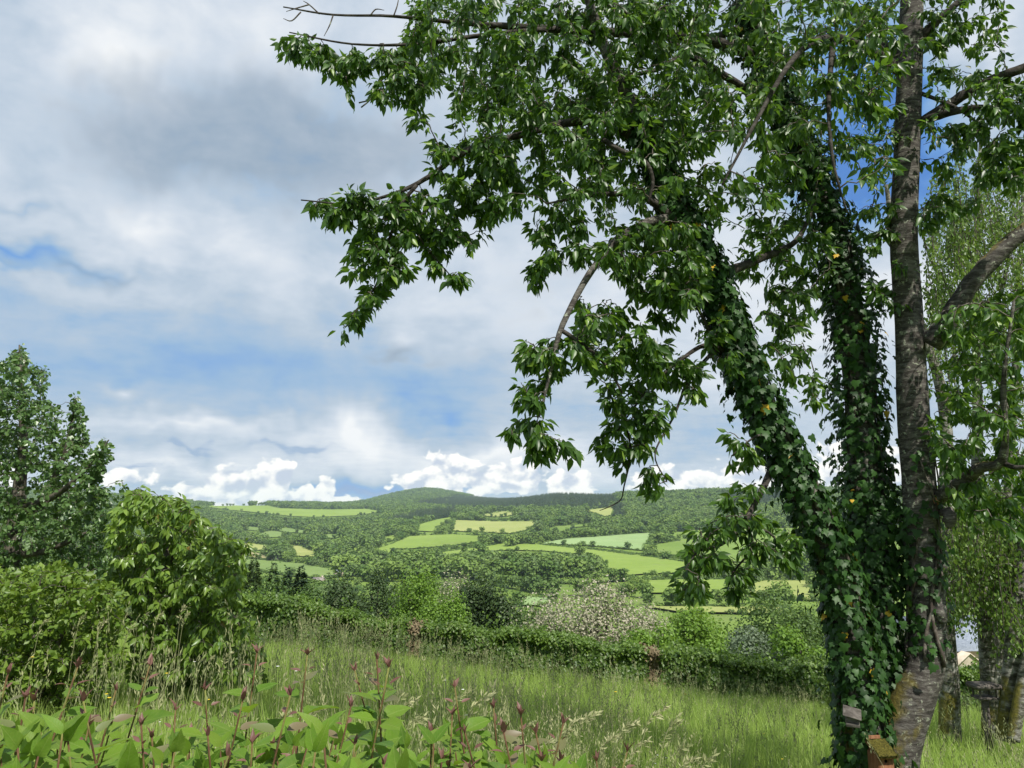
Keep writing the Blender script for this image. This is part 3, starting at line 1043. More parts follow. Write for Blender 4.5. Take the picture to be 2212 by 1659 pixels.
ZL = {'valley_row': ('leafy tree in the row behind the blossoming tree on the valley floor', 'row of trees behind the blossom'),
      'floor_row': ('leafy tree in the lowest tree row right of the blossoming tree', 'lowest tree row'),
      'meadow_hedge': ('bushy tree in the hedge above the bright flat meadow', 'hedge above the flat meadow'),
      'oak_pair': ('dark round tree at the right end of the pale crop field', 'trees at the end of the pale field'),
      'pasture_trees': ('dark tree on the pasture right of the pale crop field', 'trees on the right pasture'),
      'lane_hedge': ('low clipped bush in the dark hedge along the lane below the pale crop field', 'low hedge along the lane'),
      'foot_hedge': ('bush in the hedge at the foot of the bright field left of centre', 'hedge at the foot of the bright field'),
      'farm_row': ('tall leafy tree in the long dark row below the farmhouse', 'long tree row below the farmhouse'),
      'wood_edge': ('tall dark leafy tree in the wood on the near valley slope', 'dark wood on the near slope'),
      'floor': ('leafy tree on the valley floor just beyond the trees behind the hedge', 'trees on the valley floor'),
      'wl': ('leafy tree in the woods of the left valley beyond the young cherry tree', 'woods of the left valley'),
      'wm': ('leafy tree between the fields in the middle of the valley', 'trees between the middle fields'),
      'wr': ('leafy tree in the big wood on the right hillside', 'wood on the right hillside'),
      'con': ('small dark conifer standing among the valley woods', 'conifers in the valley woods')}
FNAME = ['pasture on the far left ridge', 'leftmost dim field in the left valley woods', 'dim strip by a lone tree in the left valley', 'dim pasture below the left valley hedge', 'dim pasture at the valley head',
         'pale pasture beyond the young cherry', 'pale triangular meadow in the left valley', 'tan stubble strip', 'wide dull field with the stone barn', 'small bright meadow corner', 'bright field with the long foot hedge',
         'small bright field at the conifer edge', 'yellowish hay field in mid valley', 'narrow pale field below the conifer hill', 'pale clearing above the farmhouse', 'narrow green field left of the farmhouse',
         'long pale crop field', 'green pasture right of the pale crop field', 'long bright slope below the lane', 'thin green strip under the dark wood', 'bright flat meadow', 'hay meadow beside the ivy trunk', 'small pale patch by the blossom', 'small bright field above the foot hedge', 'little bright field left of centre', 'small green field ending the hay field', 'hay strip at the valley bottom']
FC = np.array([(np.mean([q[0] for q in p]), np.mean([q[1] for q in p])) for p in FPOLY])
FS = np.array([(max(8, np.ptp([q[0] for q in p]) / 2), max(5, np.ptp([q[1] for q in p]) / 2)) for p in FPOLY])
score = np.array([t[3] / t[1] if 0 < t[5] < 1760 else 0 for t in trees])
cnt = {}
nfl = 0
solo = set()
for i in np.argsort(-score):
    t = trees[i]
    kind = 'conifer_tree' if 5 <= t[4] < 8 else 'hedge_bush' if t[4] >= 8 else 'leafy_tree'
    cnt[kind] = cnt.get(kind, 0) + 1
    if cnt[kind] > (300 if kind == 'leafy_tree' else 120 if kind == 'hedge_bush' else 60):
        continue
    if score[i] <= 0:
        break
    if zone[i] == 'floor':
        nfl += 1
        if nfl > 90:
            cnt[kind] -= 1
            continue
    solo.add(int(i))
    z = zone[i]
    if z == 'w':
        z = 'con' if kind == 'conifer_tree' else 'wl' if t[5] < 780 else 'wr' if (t[5] > 1170 and t[6] < 1150) else 'wm'
    if z in ('wl', 'wm', 'wr', 'con'):
        fd = FC - np.array([t[5], t[6] - 8])
        q = int(np.argmin(np.abs(fd[:, 0]) * .6 / FS[:, 0] + np.abs(fd[:, 1]) / FS[:, 1] + .002 * np.hypot(fd[:, 0], fd[:, 1])))
        dx, dy = fd[q] / FS[q]
        side = ('just below' if dy < 0 else 'just above') if abs(dy) > abs(dx) else ('left of' if dx > 0 else 'right of')
        what = {'leafy_tree': 'leafy tree', 'hedge_bush': 'low bush', 'conifer_tree': 'small dark conifer'}[kind]
        lab = '%s %s the %s' % (what, side, FNAME[q])
        grp = '%s %s the %s' % ({'leafy tree': 'leafy trees', 'low bush': 'low bushes', 'small dark conifer': 'small dark conifers'}[what], side, FNAME[q])
    else:
        lab, grp = ZL[z]
        if z == 'floor':
            w_ = 'spruces' if t[5] < 700 else 'dark olive trees' if t[5] < 880 else 'bright rounded tree' if t[5] < 1000 else 'dark pointed tree' if t[5] < 1170 else 'large blossoming tree' if t[5] < 1430 else 'yellow-green tree' if t[5] < 1600 else 'olive tree beside the ivy trunk'
            lab, grp = 'leafy tree down on the valley floor behind the ' + w_, 'valley floor trees behind the ' + w_
    o = link(kind, FARM[t[4]], None, (t[0], t[1], t[2] - .15))
    s = t[3]
    o.scale = (s * (.9 + .3 * rng.random()), s * (.9 + .3 * rng.random()), s)
    o.rotation_euler = (0, 0, rng.random() * 6.28)
    tag(o, lab, 'bush' if kind == 'hedge_bush' else 'tree', grp)
rest = [t for i, t in enumerate(trees) if i not in solo]

PROTO = bpy.data.collections.new('far_tree_shapes')
for i, me in enumerate(FARM):
    PROTO.objects.link(bpy.data.objects.new('shape_%02d' % i, me))


def instancer(name, coll, pos, scale, rot, idx, label, tilt=None):
    me = bpy.data.meshes.new(name)
    me.vertices.add(len(pos))
    me.vertices.foreach_set('co', np.asarray(pos, np.float32).ravel())
    a = me.attributes.new('size', 'FLOAT_VECTOR', 'POINT'); a.data.foreach_set('vector', np.asarray(scale, np.float32).ravel())
    a = me.attributes.new('turn', 'FLOAT_VECTOR', 'POINT'); a.data.foreach_set('vector', np.asarray(rot, np.float32).ravel())
    a = me.attributes.new('shape', 'INT', 'POINT'); a.data.foreach_set('value', np.asarray(idx, np.int32))
    o = link(name, me)
    tag(o, label, None, None, 'stuff')
    ng = bpy.data.node_groups.new(name, 'GeometryNodeTree')
    ng.interface.new_socket('Geometry', in_out='INPUT', socket_type='NodeSocketGeometry')
    ng.interface.new_socket('Geometry', in_out='OUTPUT', socket_type='NodeSocketGeometry')
    N = ng.nodes
    gi, go = N.new('NodeGroupInput'), N.new('NodeGroupOutput')
    ip = N.new('GeometryNodeInstanceOnPoints')
    ci = N.new('GeometryNodeCollectionInfo')
    ci.inputs['Collection'].default_value = coll
    ci.inputs['Separate Children'].default_value = True
    ci.inputs['Reset Children'].default_value = True
    ng.links.new(gi.outputs[0], ip.inputs['Points'])
    ng.links.new(ci.outputs[0], ip.inputs['Instance'])
    ip.inputs['Pick Instance'].default_value = True
    for nm, ty, sock in (('shape', 'INT', 'Instance Index'), ('turn', 'FLOAT_VECTOR', 'Rotation'), ('size', 'FLOAT_VECTOR', 'Scale')):
        na = N.new('GeometryNodeInputNamedAttribute')
        na.data_type = ty
        na.inputs['Name'].default_value = nm
        out = [s for s in na.outputs if s.enabled and s.name == 'Attribute'][0]
        ng.links.new(out, ip.inputs[sock])
    ng.links.new(ip.outputs[0], go.inputs[0])
    md = o.modifiers.new('scatter', 'NODES')
    md.node_group = ng
    return o


R = np.array([t[:5] for t in rest])
nr_ = len(R)
instancer('hillside_woodland', PROTO, R[:, :3] - np.array([0, 0, .3]), np.stack([R[:, 3] * (.95 + .35 * rng.random(nr_)), R[:, 3] * (.95 + .35 * rng.random(nr_)), R[:, 3]], -1),
          np.stack([0 * R[:, 0], 0 * R[:, 0], rng.random(nr_) * 6.28], -1), R[:, 4].astype(int), 'dense far woodland covering the hillsides across the valley')
print('far trees', nr_, 'solo', len(solo), cnt)


# ------------------------------------------------------------------ buildings across the valley
def box_np(x0, x1, y0, y1, z0, z1):
    V = np.array([(x, y, z) for z in (z0, z1) for y in (y0, y1) for x in (x0, x1)], float)
    F = np.array([(0, 2, 3, 1), (4, 5, 7, 6), (0, 1, 5, 4), (2, 6, 7, 3), (0, 4, 6, 2), (1, 3, 7, 5)])
    return V, F


def bevel_box(name, x0, x1, y0, y1, z0, z1, mat, b=.01):
    me = mesh_np(name, *box_np(x0, x1, y0, y1, z0, z1), mat)
    import bmesh
    bm = bmesh.new(); bm.from_mesh(me)
    bmesh.ops.bevel(bm, geom=list(bm.edges), offset=b, segments=1, affect='EDGES')
    bm.to_mesh(me); bm.free()
    return me


def gable_house(name, label, px, row, w, d, eave, ridge, rz, wallm, roofm, Y=None, windows=3, chimney=True, over=.35):
    h = ground_hit(px, row) if Y is None else at(px, row, Y)
    z = float(ground_z(h[0], h[1])) if Y is None else h[2]
    T = thing(name, label, 'house', (h[0], h[1], z), None, rz)
    x, y = w / 2, d / 2
    V = np.array([(-x, -y, -2), (x, -y, -2), (x, y, -2), (-x, y, -2), (-x, -y, eave), (x, -y, eave), (x, y, eave), (-x, y, eave), (-x, 0, ridge), (x, 0, ridge)], float)
    F = [(0, 1, 5), (0, 5, 4), (2, 3, 7), (2, 7, 6), (1, 2, 6), (1, 6, 5), (5, 6, 9), (3, 0, 4), (3, 4, 7), (7, 4, 8)]
    subpart('wall', mesh_np('wall', V, np.array(F), wallm), T)
    th = .22
    sl = (ridge - eave) / y
    parts = []
    for sgn in (-1, 1):
        yo = sgn * (y + over)
        zo = eave - sl * over
        a = [(-x - over, yo, zo + .03), (x + over, yo, zo + .03), (x + over, 0, ridge + .03), (-x - over, 0, ridge + .03)]
        b = [(p[0], p[1], p[2] + th) for p in a]
        parts.append((np.array(a + b), np.array([(0, 1, 2, 3), (4, 5, 6, 7), (0, 1, 5, 4), (1, 2, 6, 5), (2, 3, 7, 6), (3, 0, 4, 7)])))
    V, F = join(parts)
    roof = subpart('roof', mesh_np('roof', V, F, roofm), T)
    if chimney:
        subpart('chimney', mesh_np('chimney', *box_np(x * .6, x * .6 + .8, -.4, .4, ridge - .6, ridge + 1.1), wallm), roof)
    for i in range(windows):
        wx = -x + (i + .5) * w / windows
        subpart('window' if i != windows // 2 else 'door', mesh_np('window', *box_np(wx - .45, wx + .45, -y - .04, -y + .05, .9 if i != windows // 2 else .0, 2.1), 'dark_glass'), T)
    return T


gable_house('farmhouse', 'long pale farmhouse with grey roof under the right hillside wood', 1326, 1133, 16, 8, 4.2, 8.4, .12, 'white_wall', 'tile_roof', windows=5)
gable_house('farm_barn', 'small pale barn left of the farmhouse among bushes', 1286, 1135, 8, 7, 3.2, 7.0, .9, 'white_wall', 'tile_roof', windows=1, chimney=False)
gable_house('stone_barn', 'stone barn with dark roof at the edge of the wide dull field', 735, 1243, 8, 6.5, 3.0, 6.0, .5, 'render_wall', 'slate', windows=2, chimney=False)
gable_house('field_shed', 'tiny white shed by the tan stubble strip', 597, 1213, 4.5, 4, 2.6, 4.2, .3, 'white_wall', 'tile_roof', windows=1, chimney=False)
gable_house('valley_cottage', 'small cottage half hidden behind the dark trees near the conifers', 688, 1268, 6, 6, 3.0, 5.2, -.3, 'render_wall', 'tile_roof', windows=2)
gable_house('slate_roof_house', 'house with blue slate roof glimpsed behind the birch trunks', 2065, 1462, 6.2, 5.4, 2.0, 3.0, .12, 'render_wall', 'slate', Y=44, windows=3, chimney=False)
_g = thing('porch_gable', 'sandy gable standing before the blue slate roof behind the birches', 'gable', at(2098, 1462, 40.2), None, .12)
subpart('wall', mesh_np('wall', np.array([(-.75, 0, -1), (.75, 0, -1), (.75, 0, .55), (0, 0, 1.1), (-.75, 0, .55), (-.75, 2.0, -1), (.75, 2.0, -1), (.75, 2.0, .55), (0, 2.0, 1.1), (-.75, 2.0, .55)], float),
                         np.array([(0, 1, 2), (0, 2, 4), (4, 2, 3), (1, 6, 7), (1, 7, 2), (5, 0, 4), (5, 4, 9), (6, 5, 9), (6, 9, 7), (7, 9, 8)]), 'render_wall'), _g)
subpart('roof', mesh_np('roof', np.array([(-.85, -.1, .50), (0, -.1, 1.16), (.85, -.1, .50), (-.85, 2.1, .50), (0, 2.1, 1.16), (.85, 2.1, .50),
                                           (-.85, -.1, .42), (0, -.1, 1.11), (.85, -.1, .42), (-.85, 2.1, .42), (0, 2.1, 1.11), (.85, 2.1, .42)], float),
                         np.array([(0, 1, 4), (0, 4, 3), (1, 2, 5), (1, 5, 4), (6, 10, 7), (6, 9, 10), (7, 11, 8), (7, 10, 11), (0, 7, 1), (0, 6, 7), (1, 8, 2), (1, 7, 8), (0, 3, 9), (0, 9, 6), (2, 8, 11), (2, 11, 5)]), 'render_wall'), _g)

# ------------------------------------------------------------------ trees just beyond the garden hedge
def mid_tree(name, label, px, top, Y, hw, mat, n=7000, leaf=.13, K=16, kind='leafy', shape=ROUND, seed=0, base=None, cat='tree', low=-.8, up=.35):
    r = np.random.default_rng(1000 + int(px) + seed)
    tp = at(px, top, Y)
    z0 = float(ground_z(tp[0], Y))
    h = tp[2] - z0
    rx = hw * 1.22 * Y / FPX
    n = int(n * 1.5)
    T = thing(name, label, cat, (tp[0], Y, z0))
    if kind == 'conifer':
        hh = 1 - r.random(n) ** .6
        tier = np.round(hh * 16) / 16
        hh = np.where(r.random(n) < .30, tier, hh)
        a = r.random(n) * 6.283
        rr = rx * 1.25 * (1 - hh) ** .85 * r.random(n) ** .5 + .02
        pos = np.stack([rr * np.cos(a), rr * np.sin(a), h * (.05 + .94 * hh) - .35 * rr + .25 * rr * rr / rx], -1)
        out = np.stack([np.cos(a), np.sin(a), -.1 + .2 * r.random(n)], -1)
        nr = unit(np.array([0, 0, 1.0]) + rand_unit(n, r) * .5)
        d = unit(out + rand_unit(n, r) * .5)
        sz = leaf * (.6 + .8 * r.random(n)); ti = r.random(n)
        pos += np.array([tp[0], Y, z0])
    else:
        ch = h * .5 if low > -.9 else h * .48
        pos, d, nr, sz, ti = crown_cards((tp[0], Y, tp[2] - ch), (rx, rx * .9, ch), n, leaf, K, r, low, .5, up=up)
    V, F, t = leaves_np(shape, pos, d, nr, sz, ti)
    tr = []
    P, Rr = smooth_path([(tp[0], Y, z0 - .2), (tp[0] + .1 * rx, Y, z0 + h * .35), (tp[0], Y, z0 + h * .85)], [.03 * h, .02 * h, .005 * h], 10)
    part('trunk', tube_mesh('trunk', [tube_np(P, Rr, 7)], 'grey_bark'), T)
    bl = []
    for i in range(12):
        q = pos[r.integers(0, n)]
        s_ = P[r.integers(2, len(P) - 2)]
        m_ = (q + s_) / 2 + np.array([0, 0, .1 * h])
        bp, br = smooth_path([s_, m_, q], [.011 * h, .007 * h, .002 * h], 6)
        bl.append(tube_np(bp, br, 5, False))
    part('branches', tube_mesh('branches', bl, 'grey_bark'), T, 'stuff')
    part('crown', mesh_np('crown', V, F, mat, t), T, 'stuff')
    return T


mid_tree('spruce_tree', 'slim feathery spruce, leftmost of the conifers beyond the hedge', 550, 1196, 48, 42, 'dark_leaf', 9000, .17, kind='conifer', shape=SMALL)
mid_tree('spruce_tree', 'short grey-green spruce between two taller ones beyond the hedge', 592, 1214, 50, 36, 'conifer_needle', 8000, .17, kind='conifer', shape=SMALL)
mid_tree('spruce_tree', 'dark spruce with twin neighbour on its right beyond the hedge', 622, 1224, 46, 32, 'conifer_needle', 8000, .16, kind='conifer', shape=SMALL)
mid_tree('spruce_tree', 'dark green spruce, rightmost and widest of the conifers beyond the hedge', 652, 1219, 46, 44, 'conifer_needle', 10000, .17, kind='conifer', shape=SMALL)
mid_tree('round_tree', 'dull green bushy tree beneath the slim spruce', 575, 1252, 42, 62, 'mid_leaf', 6500, .13)
mid_tree('round_tree', 'olive green bushy tree in front of the widest spruce', 655, 1268, 38, 52, 'mid_leaf', 6000, .12)
mid_tree('round_tree', 'dark olive tree, first right of the conifers', 742, 1248, 52, 58, 'dark_leaf', 8000, .15)
mid_tree('round_tree', 'dark olive tree touching the bright green tree on its left', 805, 1240, 54, 56, 'dark_leaf', 8000, .15)
mid_tree('round_tree', 'bright green rounded tree left of centre beyond the hedge', 888, 1238, 48, 58, 'bright_leaf', 9000, .14)
mid_tree('round_tree', 'low bright green bush right of the bright rounded tree', 952, 1284, 42, 48, 'bright_leaf', 6000, .12)
mid_tree('blossom_tree', 'pale pinkish blossoming tree behind the dark pair, half hidden', 985, 1248, 75, 62, 'blossom', 6500, .17, 14)
mid_tree('round_tree', 'dark tree behind the low bright bush, left of the dark pair', 1004, 1264, 50, 44, 'dark_leaf', 7000, .14)
mid_tree('round_tree', 'dark pointed tree left of the big blossoming tree', 1064, 1254, 47, 56, 'dark_leaf', 9000, .14)
mid_tree('round_tree', 'grey-green low tree touching the blossoming tree', 1132, 1312, 42, 52, 'mid_leaf', 6000, .13)
mid_tree('blossom_tree', 'large pale blossoming tree in the centre beyond the hedge', 1300, 1266, 40, 128, 'blossom', 15000, .115, 30, low=-.9)
mid_tree('blossom_bush', 'sparse pale blossoming branches right of the large blossoming tree', 1425, 1312, 43, 46, 'blossom', 2600, .11, 10)
mid_tree('round_tree', 'bright yellow-green tree right of the blossoming tree', 1495, 1322, 34, 92, 'bright_leaf', 13000, .11, 22)
mid_tree('round_tree', 'low bright bush at the foot of the blossoming tree', 1415, 1358, 30, 52, 'bright_leaf', 6000, .10)
mid_tree('round_tree', 'olive green spreading tree beside the ivy trunk', 1665, 1288, 46, 92, 'mid_leaf', 11000, .14, 22)
mid_tree('willow_tree', 'silvery grey-green willow bush right of the yellow-green tree', 1632, 1362, 29, 62, 'grey_leaf', 8000, .09)
mid_tree('round_tree', 'bright green bush between the willow bush and the ivy trunk', 1725, 1362, 28, 58, 'bright_leaf', 7000, .10)
mid_tree('round_tree', 'leafy green tree just behind the left edge of the ivy trunk', 1775, 1300, 52, 62, 'mid_leaf', 6000, .15)
mid_tree('round_tree', 'sunlit green tree seen between the birch trunks', 2010, 1330, 46, 70, 'bright_leaf', 7000, .14)
mid_tree('round_tree', 'sunlit green bush at the right edge behind the birches', 2200, 1370, 30, 70, 'bright_leaf', 7000, .10)
mid_tree('round_tree', 'shady green bush behind the bird feeder', 2110, 1478, 19, 90, 'hedge_leaf', 7000, .08, low=-.9)
mid_tree('round_tree', 'tall shady tree behind the right birches', 2190, 1150, 60, 130, 'mid_leaf', 9000, .18)
mid_tree('round_tree', 'dark tree hidden behind the young cherry tree', 330, 1240, 40, 130, 'dark_leaf', 6000, .15)
# ------------------------------------------------------------------ garden hedge
HG = [(500, 1395, 17.5, 1296), (640, 1405, 17.2, 1298), (760, 1420, 17, 1325), (840, 1440, 17, 1350), (1000, 1450, 16.8, 1352), (1250, 1478, 16.4, 1384),
      (1420, 1500, 16.2, 1402), (1600, 1525, 16, 1425), (1790, 1550, 15.8, 1432), (1960, 1560, 15.6, 1445), (2330, 1560, 15.2, 1450)]
hx = np.array([at(a, b, c)[0] for a, b, c, d in HG])
hy = np.array([c for a, b, c, d in HG])
ht = np.array([at(a, d, c)[2] for a, b, c, d in HG])
hpx = np.array([a for a, *_ in HG], float)


def hedge(label, p0, p1, mat, n, dead=False, tall=0.0):
    xa, xb = np.interp([p0, p1], hpx, hx)
    r = np.random.default_rng(int(p0))
    T = thing('hedge', label, 'hedge', ((xa + xb) / 2, float(np.interp((xa + xb) / 2, hx, hy)), float(ground_z((xa + xb) / 2, np.interp((xa + xb) / 2, hx, hy)))))
    x = xa + (xb - xa) * r.random(n)
    yc = np.interp(x, hx, hy)
    zg = ground_z(x, yc)
    zt = np.interp(x, hx, ht) + tall + .05 * np.sin(x * 2.1) + .035 * np.sin(x * 5.3 + 1) + .025 * np.sin(x * 11 + 2)
    u = r.random(n)
    face = u < .58
    top = (u >= .58) & (u < .9)
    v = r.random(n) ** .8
    lump = .06 * np.sin(x * 3.1 + v * 4) + .05 * np.sin(x * 7.7 - v * 7)
    y = np.where(face, yc - .42 - lump + .30 * r.random(n) ** 1.6 + .10 * v, np.where(top, yc - .40 + .85 * r.random(n), yc + .45 + lump * .5))
    z = np.where(top, zt - .14 * r.random(n) ** 2 + .035 * r.normal(size=n), zg + (zt - zg) * v)
    nr = np.where(face[:, None], np.array([0, -.9, .5]), np.where(top[:, None], np.array([0, -.1, 1.0]), np.array([0, .9, .4])))
    nr = unit(nr + rand_unit(n, r) * .55)
    d = unit(np.cross(nr, rand_unit(n, r)) + np.array([0, 0, -.5]))
    m_ = int(abs(xb - xa) * 9)                      # young shoots above the clipped top
    if mat == 'hedge_leaf':
        sx_ = xa + (xb - xa) * r.random(m_)
        for q in range(6):
            s_ = r.integers(0, n, m_)
            x[s_] = sx_ + .02 * r.normal(size=m_)
            y[s_] = np.interp(sx_, hx, hy) - .3 + .6 * ((sx_ * 7.3) % 1)
            z[s_] = np.interp(sx_, hx, ht) + tall + .03 + .045 * q * (.4 + (sx_ * 3.7) % 1)
            top[s_] = True
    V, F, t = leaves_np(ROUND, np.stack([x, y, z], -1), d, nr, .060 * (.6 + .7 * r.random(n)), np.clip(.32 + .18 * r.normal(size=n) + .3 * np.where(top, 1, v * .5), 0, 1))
    part('foliage', mesh_np('foliage', V, F, mat, t), T, 'stuff')
    st = []
    for i in range(int(abs(xb - xa) * 5)):
        sx = xa + (xb - xa) * r.random()
        sy = float(np.interp(sx, hx, hy)) + .3 * (r.random() - .5)
        sz = float(ground_z(sx, sy))
        hh = float(np.interp(sx, hx, ht)) - sz
        st.append(tube_np([(sx, sy, sz - .1), (sx + .1 * r.normal(), sy + .1 * r.normal(), sz + hh * .5), (sx + .2 * r.normal(), sy + .2 * r.normal(), sz + hh * .95)], [.016, .012, .004], 5, False))
    part('stems', tube_mesh('stems', st, 'grey_bark'), T, 'stuff')
    return T


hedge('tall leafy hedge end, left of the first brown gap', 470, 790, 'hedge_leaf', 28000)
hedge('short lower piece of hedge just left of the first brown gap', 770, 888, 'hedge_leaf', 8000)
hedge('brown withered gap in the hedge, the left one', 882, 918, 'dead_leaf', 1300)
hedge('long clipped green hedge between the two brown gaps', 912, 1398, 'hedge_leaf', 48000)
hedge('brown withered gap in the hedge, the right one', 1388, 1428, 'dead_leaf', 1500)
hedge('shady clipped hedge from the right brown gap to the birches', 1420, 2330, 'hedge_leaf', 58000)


# ------------------------------------------------------------------ growing twigs towards places where leaves hang
def grow(limbs, att, r, arch=.10, wob=.05, seg=6, rad=.006, reach=1.3):
    """limbs: list of (P, R); att: points. Returns twig tubes and, per twig, its path"""
    nodes = np.vstack([P for P, _ in limbs])
    d0 = np.min(np.linalg.norm(att[:, None] - nodes[None], axis=2), axis=1) if len(att) * len(nodes) < 3e7 else np.array([np.min(np.linalg.norm(nodes - a, axis=1)) for a in att])
    buf = np.zeros((len(nodes) + len(att) * seg, 3))
    buf[:len(nodes)] = nodes
    m = len(nodes)
    paths = []
    for i in np.argsort(d0):
        a = att[i]
        dd = np.linalg.norm(buf[:m] - a, axis=1) + .25 * np.maximum(0, buf[:m, 2] - a[2] - .4)
        j = int(np.argmin(dd))
        q = buf[j]
        Lg = np.linalg.norm(a - q)
        if Lg < .03:
            continue
        t = np.linspace(0, 1, seg + 1)[:, None]
        P = q + (a - q) * t
        P[:, 2] += arch * Lg * np.sin(math.pi * t[:, 0])
        P[1:-1] += r.normal(size=(seg - 1, 3)) * wob * min(Lg, .8)
        buf[m:m + seg] = P[1:]
        m += seg
        paths.append(P)
    return paths


def twig_mesh(name, paths, mat, r0=.006, r1=.0022, k=5):
    tb = []
    for P in paths:
        Lg = np.linalg.norm(P[-1] - P[0])
        a = min(.02, r0 * (.6 + 1.1 * Lg))
        tb.append(tube_np(P, np.linspace(a, r1, len(P)), k, False))
    return tube_mesh(name, tb, mat)


def hang_leaves(paths, per, r, size, droop=1.0, spread=.07, start=.25, nbias=(0, -.25, .55)):
    pos, dr, nr = [], [], []
    for P in paths:
        seg = P[1:] - P[:-1]
        m = max(2, int(per * (.6 + .8 * r.random())))
        t = start + (1 - start) * r.random(m) ** .7
        f = t * (len(P) - 1)
        i = np.minimum(f.astype(int), len(P) - 2)
        b = P[i] + seg[i] * (f - i)[:, None]
        tdir = unit(seg[i])
        side = rand_unit(m, r)
        d = unit(tdir * .55 + side * .75 + np.array([0, 0, -droop]))
        pos.append(b + d * spread * (.15 + .6 * r.random((m, 1))))
        dr.append(d)
        nr.append(unit(rand_unit(m, r) * .85 + np.array(nbias)))
    pos, dr, nr = np.vstack(pos), np.vstack(dr), np.vstack(nr)
    n = len(pos)
    return pos, dr, nr, size * (.48 + .85 * r.random(n) ** 1.1)


def leaf_objects(parent, shape, mat, pos, d, n, size, tint, most=300, clusters=None):
    """the leaves that show largest become parts of their own, the rest one part of kind stuff"""
    px, py = project(pos)
    inf = (px > 5) & (px < 2207) & (py > 5) & (py < 1654)
    sc = np.where(inf, size / np.maximum(pos[:, 1], .5), 0)
    order = np.argsort(-sc)
    pick = order[:most]
    rest_ = np.setdiff1d(np.arange(len(pos)), pick)
    V, F, t = leaves_np(shape, pos[rest_], d[rest_], n[rest_], size[rest_], tint[rest_])
    part('leaves', mesh_np('leaves', V, F, mat, t, True), parent, 'stuff')
    var = [mesh_np('leaf', shape[0], shape[1], mat, np.full(len(shape[0]), v), True) for v in (.15, .35, .55, .75, .92)]
    off = np.array(parent.location)
    du = unit(d)
    s = unit(np.cross(du, n))
    nn = np.cross(s, du)
    for i in pick:
        o = link('leaf', var[min(4, int(tint[i] * 5))], parent)
        M = np.eye(4)
        M[:3, 0], M[:3, 1], M[:3, 2], M[:3, 3] = s[i] * size[i], du[i] * size[i], nn[i] * size[i], pos[i] - off
        o.matrix_basis = Matrix(M.tolist())


def sample_poly(poly, n, r):
    P = np.array(poly, float)
    out = np.zeros((0, 2))
    while len(out) < n:
        q = P.min(0) + (P.max(0) - P.min(0)) * r.random((n * 2, 2))
        out = np.vstack([out, q[inpoly(q[:, 0], q[:, 1], poly)]])
    return out[:n]


def pts3(px2, Y):
    return np.array([at(a, b, y) for (a, b), y in zip(px2, Y)])


def limb(pts, n=24):
    """pts: (px, row, Y, radius)"""
    return smooth_path([at(a, b, c) for a, b, c, _ in pts], [q[3] for q in pts], n)


# ------------------------------------------------------------------ the old cherry tree
rc = np.random.default_rng(5)
base = at(1893, 1715, 6.0)
T = thing('cherry_tree', 'big old cherry tree with ivy-clad stems and overhanging leafy branches', 'tree', base)
stemA = limb([(1880, 1730, 5.95, .17), (1862, 1560, 5.95, .13), (1842, 1400, 5.95, .115), (1795, 1200, 5.9, .105), (1712, 1010, 5.8, .10), (1645, 880, 5.75, .095), (1590, 740, 5.7, .09),
              (1540, 610, 5.65, .085), (1490, 500, 5.6, .075), (1420, 350, 5.55, .06), (1345, 190, 5.5, .05), (1290, 60, 5.5, .04), (1240, -120, 5.5, .025)], 60)
stemB = limb([(1885, 1690, 6.15, .12), (1893, 1400, 6.25, .12), (1880, 1200, 6.35, .12), (1868, 1000, 6.45, .12), (1840, 720, 6.6, .115), (1795, 480, 6.7, .10), (1720, 300, 6.75, .085), (1650, 120, 6.8, .07), (1590, -60, 6.8, .05), (1540, -260, 6.8, .03)], 60)
stemC = limb([(1918, 1735, 6.0, .19), (1935, 1620, 6.0, .165), (1968, 1520, 6.0, .15), (2000, 1430, 6.02, .135), (2004, 1300, 6.05, .125), (1988, 1170, 6.08, .122), (1986, 1060, 6.1, .125), (1972, 880, 6.12, .12), (1964, 700, 6.15, .108),
              (1953, 520, 6.15, .108), (1960, 300, 6.2, .104), (1966, 120, 6.2, .102), (1972, -60, 6.25, .09), (1980, -300, 6.3, .06)], 70)
